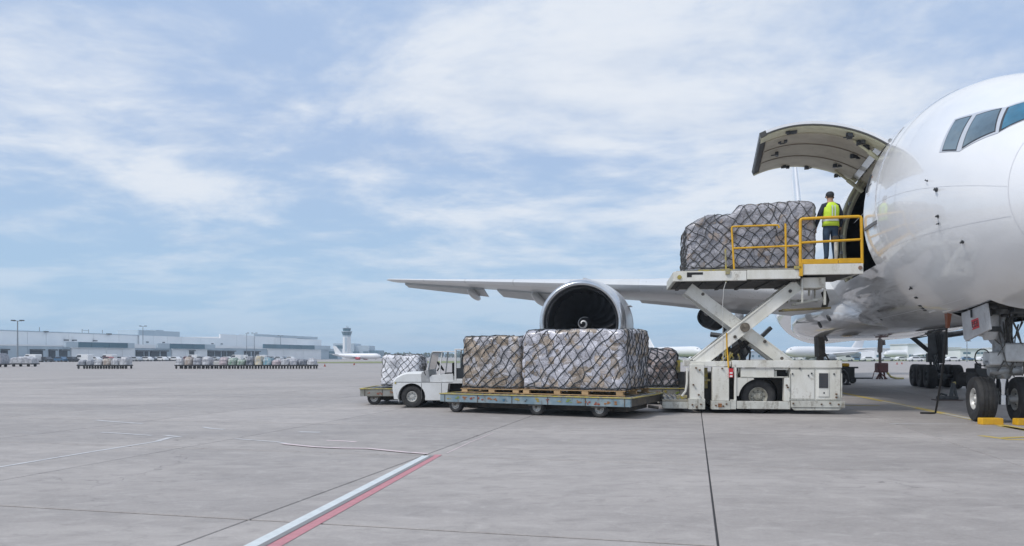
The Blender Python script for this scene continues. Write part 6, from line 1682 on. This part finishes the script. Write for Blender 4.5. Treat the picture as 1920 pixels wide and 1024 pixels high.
# other aircraft on far stands
def jet(name, label, loc, rz, sc, body, tail, eng, seed=0):
    root = empty(name, loc, rz); root.scale = (sc, sc, sc); tag(root, label, 'aircraft')
    m = MB(); rings = []
    for y in (-1.0, -.9, -.5, .3, 1.5, 3, 6, 14, 22, 26, 29, 32, 35, 37):
        k = nf(y + 1.02, 4.6, 2, 1.8); e = max(0, (y - 22) / 15); rr_ = 1.95 * k * (1 - .86 * e ** 1.4); zc = 3.5 - .3 * (1 - k) + e ** 1.5 * 1.2
        rings.append([(rr_ * cos(a), y, zc + rr_ * sin(a)) for a in [2 * pi * q / 20 for q in range(20)]])
    m.loft(rings); m.build('fuselage', body, root, smooth=True)
    for s_ in (-1, 1):
        m = MB(); rings = []
        for la, yl, c, z in ((.5, 12.5, 7.5, 2.5), (5.5, 16.2, 4.4, 3.0), (17, 23.5, 1.5, 4.1)): rings.append([(s_ * la, yl + x * c, z + q * c) for x, q in af(c, .12)])
        m.loft(rings); m.build('wing', body, root, smooth=True)
        MB().lathe([(.6, .01), (.4, .85), (0, .98), (.8, 1.08), (2.2, 1.0), (3.2, .65), (4, .3)], (s_ * 5.6, 12.4, 1.85), (0, 1, 0), 20).build('engine', eng, root, smooth=True)
        m = MB(); rings = []
        for la, yl, c, z in ((.3, 31.2, 3.8, 4.6), (6, 35, 1.5, 5.1)): rings.append([(s_ * la, yl + x * c, z + q * c) for x, q in af(c, .10)])
        m.loft(rings); m.build('tail_plane', body, root, smooth=True)
        MB().tube([(s_ * 2.8, 17, .5), (s_ * 2.7, 17, 2.6)], .18, 8).lathe([(-.5, .02), (-.5, .5), (.5, .5), (.5, .02)], (s_ * 2.8, 17, .5), (1, 0, 0), 14).build('main_gear', DARKG, root, smooth=True)
    MB().tube([(0, 3, .4), (0, 3, 2.2)], .13, 8).lathe([(-.25, .02), (-.25, .38), (.25, .38), (.25, .02)], (0, 3, .38), (1, 0, 0), 14).build('nose_gear', DARKG, root, smooth=True)
    m = MB(); rings = []
    for yl, c, z in ((29.2, 5.6, 5.0), (34.2, 2.6, 10.6)): rings.append([(q * c, yl + x * c, z) for x, q in af(c, .09)])
    m.loft(rings); m.build('tail_fin', tail, root, smooth=True)
    MB().box(-1.0, 1.0, .25, .55, 4.15, 4.6).build('cockpit_window', SEAL, root)
    return root
JW = M('far jet white', (.76, .77, .79), .35); JR = M('far jet red', (.42, .05, .07), .4); JG = M('far jet grey', (.3, .33, .36), .4); JD = M('far engine dark', (.035, .04, .05), .4)
Y_ = 330; jet('parked_jet', 'white and red jet parked beside the control tower', ((712 - 960) / FPX * Y_, Y_, -.55), R(74), .62, JW, JW, JR)
Y_ = 262; jet('parked_jet', 'white jet with dark engines seen between the silver load and the loader', ((1312 - 960) / FPX * Y_, Y_, 0), R(24), .92, JW, JW, JD)
Y_ = 215; jet('parked_jet', 'white jet parked side-on beyond the belly of the freighter', ((1478 - 960) / FPX * Y_, Y_, 0), R(-68), .80, JW, JW, JG)
Y_ = 300; jet('parked_jet', 'grey-tailed far jet partly behind the side-on white jet', ((1660 - 960) / FPX * Y_, Y_, 0), R(-78), .72, JW, JG, JG)
# low service buildings beyond, at the right
def shed(px0, px1, Y, z1, mt, label, nwin, dep=14, z0w=1.0, z1w=2.2):
    xa = (px0 - 960) / FPX * Y; xb = (px1 - 960) / FPX * Y
    o = empty('service_building', ((xa + xb) / 2, Y, 0)); tag(o, label, 'building')
    L = xb - xa
    bx('wall', mt, o, -L / 2, L / 2, 0, dep, 0, z1, 0); bx('roof', ROOFM, o, -L / 2 - .4, L / 2 + .4, -.4, dep + .4, z1 + .01, z1 + .35, 0)
    for k in range(nwin):
        x = lerp(-L / 2, L / 2, (k + .5) / nwin); w_ = bx('window', FAS, o, x - L / nwin * .28, x + L / nwin * .28, -.06, .1, z0w, z1w, 0)
        bx('frame', WH, w_, x - .08, x + .08, -.1, -.05, z0w, z1w, 0)
shed(1702, 1752, 300, 6.2, WH, 'white service building behind the main wheels of the freighter', 4)
shed(1752.6, 1800, 320, 5.0, HG, 'grey service building beside the white one beyond the main wheels', 3)
shed(1800.5, 1850, 290, 4.2, WH, 'low white building with a dark window strip near the nose gear', 2, 14, 2.4, 3.1)
shed(1880, 2040, 340, 5.2, WH, 'long low white building behind the nose gear', 7)
shed(1640, 1700, 360, 5.0, WH, 'low white building behind the service unit mast', 4)
shed(1330, 1470, 420, 4.2, HG, 'low grey building in the distance behind the scissor arms', 8)
seq2 = ['white', 'white', 'silver', 'dark', 'white', 'blue', 'white', 'silver']
LAB2 = {(c, kd): '%s %s from the left on the far apron beyond the freighter' % (c, kd) for c in ('white', 'silver', 'dark', 'blue', 'red') for kd in ('car', 'van')}
for k in range(26):
    p = 1270 + k * 26.0 + r7.uniform(-8, 8)
    if 1380 < p < 1450: continue
    Y_ = r7.uniform(225, 262); c = seq2[k % 8]; kd = 'van' if (c == 'white' and k % 3 == 0) else 'car'
    park(c, kd, (p - 960) / FPX * Y_, Y_, r7.uniform(-.3, .3), LAB2[(c, kd)], 'vehicles beyond the freighter: ' + c + ' ' + kd)
cone(1682, 683.5, 'orange cone on the far apron right of the mast')
cone(1691, 683, 'orange cone paired with another beyond the service unit')

# ================================================================== HAZE
hz = MB().box(-900, 1100, -40, 1150, -1.0, 27.5 + 1.5).build('haze', [])
tag(hz, kind='stuff')
hm_ = bpy.data.materials.new('haze air'); hm_.use_nodes = True
t = NT(hm_.node_tree); t.n.clear()
pv = t.new('ShaderNodeVolumePrincipled'); pv.inputs['Color'].default_value = (.74, .86, 1.0, 1); pv.inputs['Density'].default_value = HAZE if 'HAZE' in globals() else 0.0009
t.l.new(pv.outputs[0], t.new('ShaderNodeOutputMaterial').inputs['Volume'])
hz.data.materials.append(hm_)
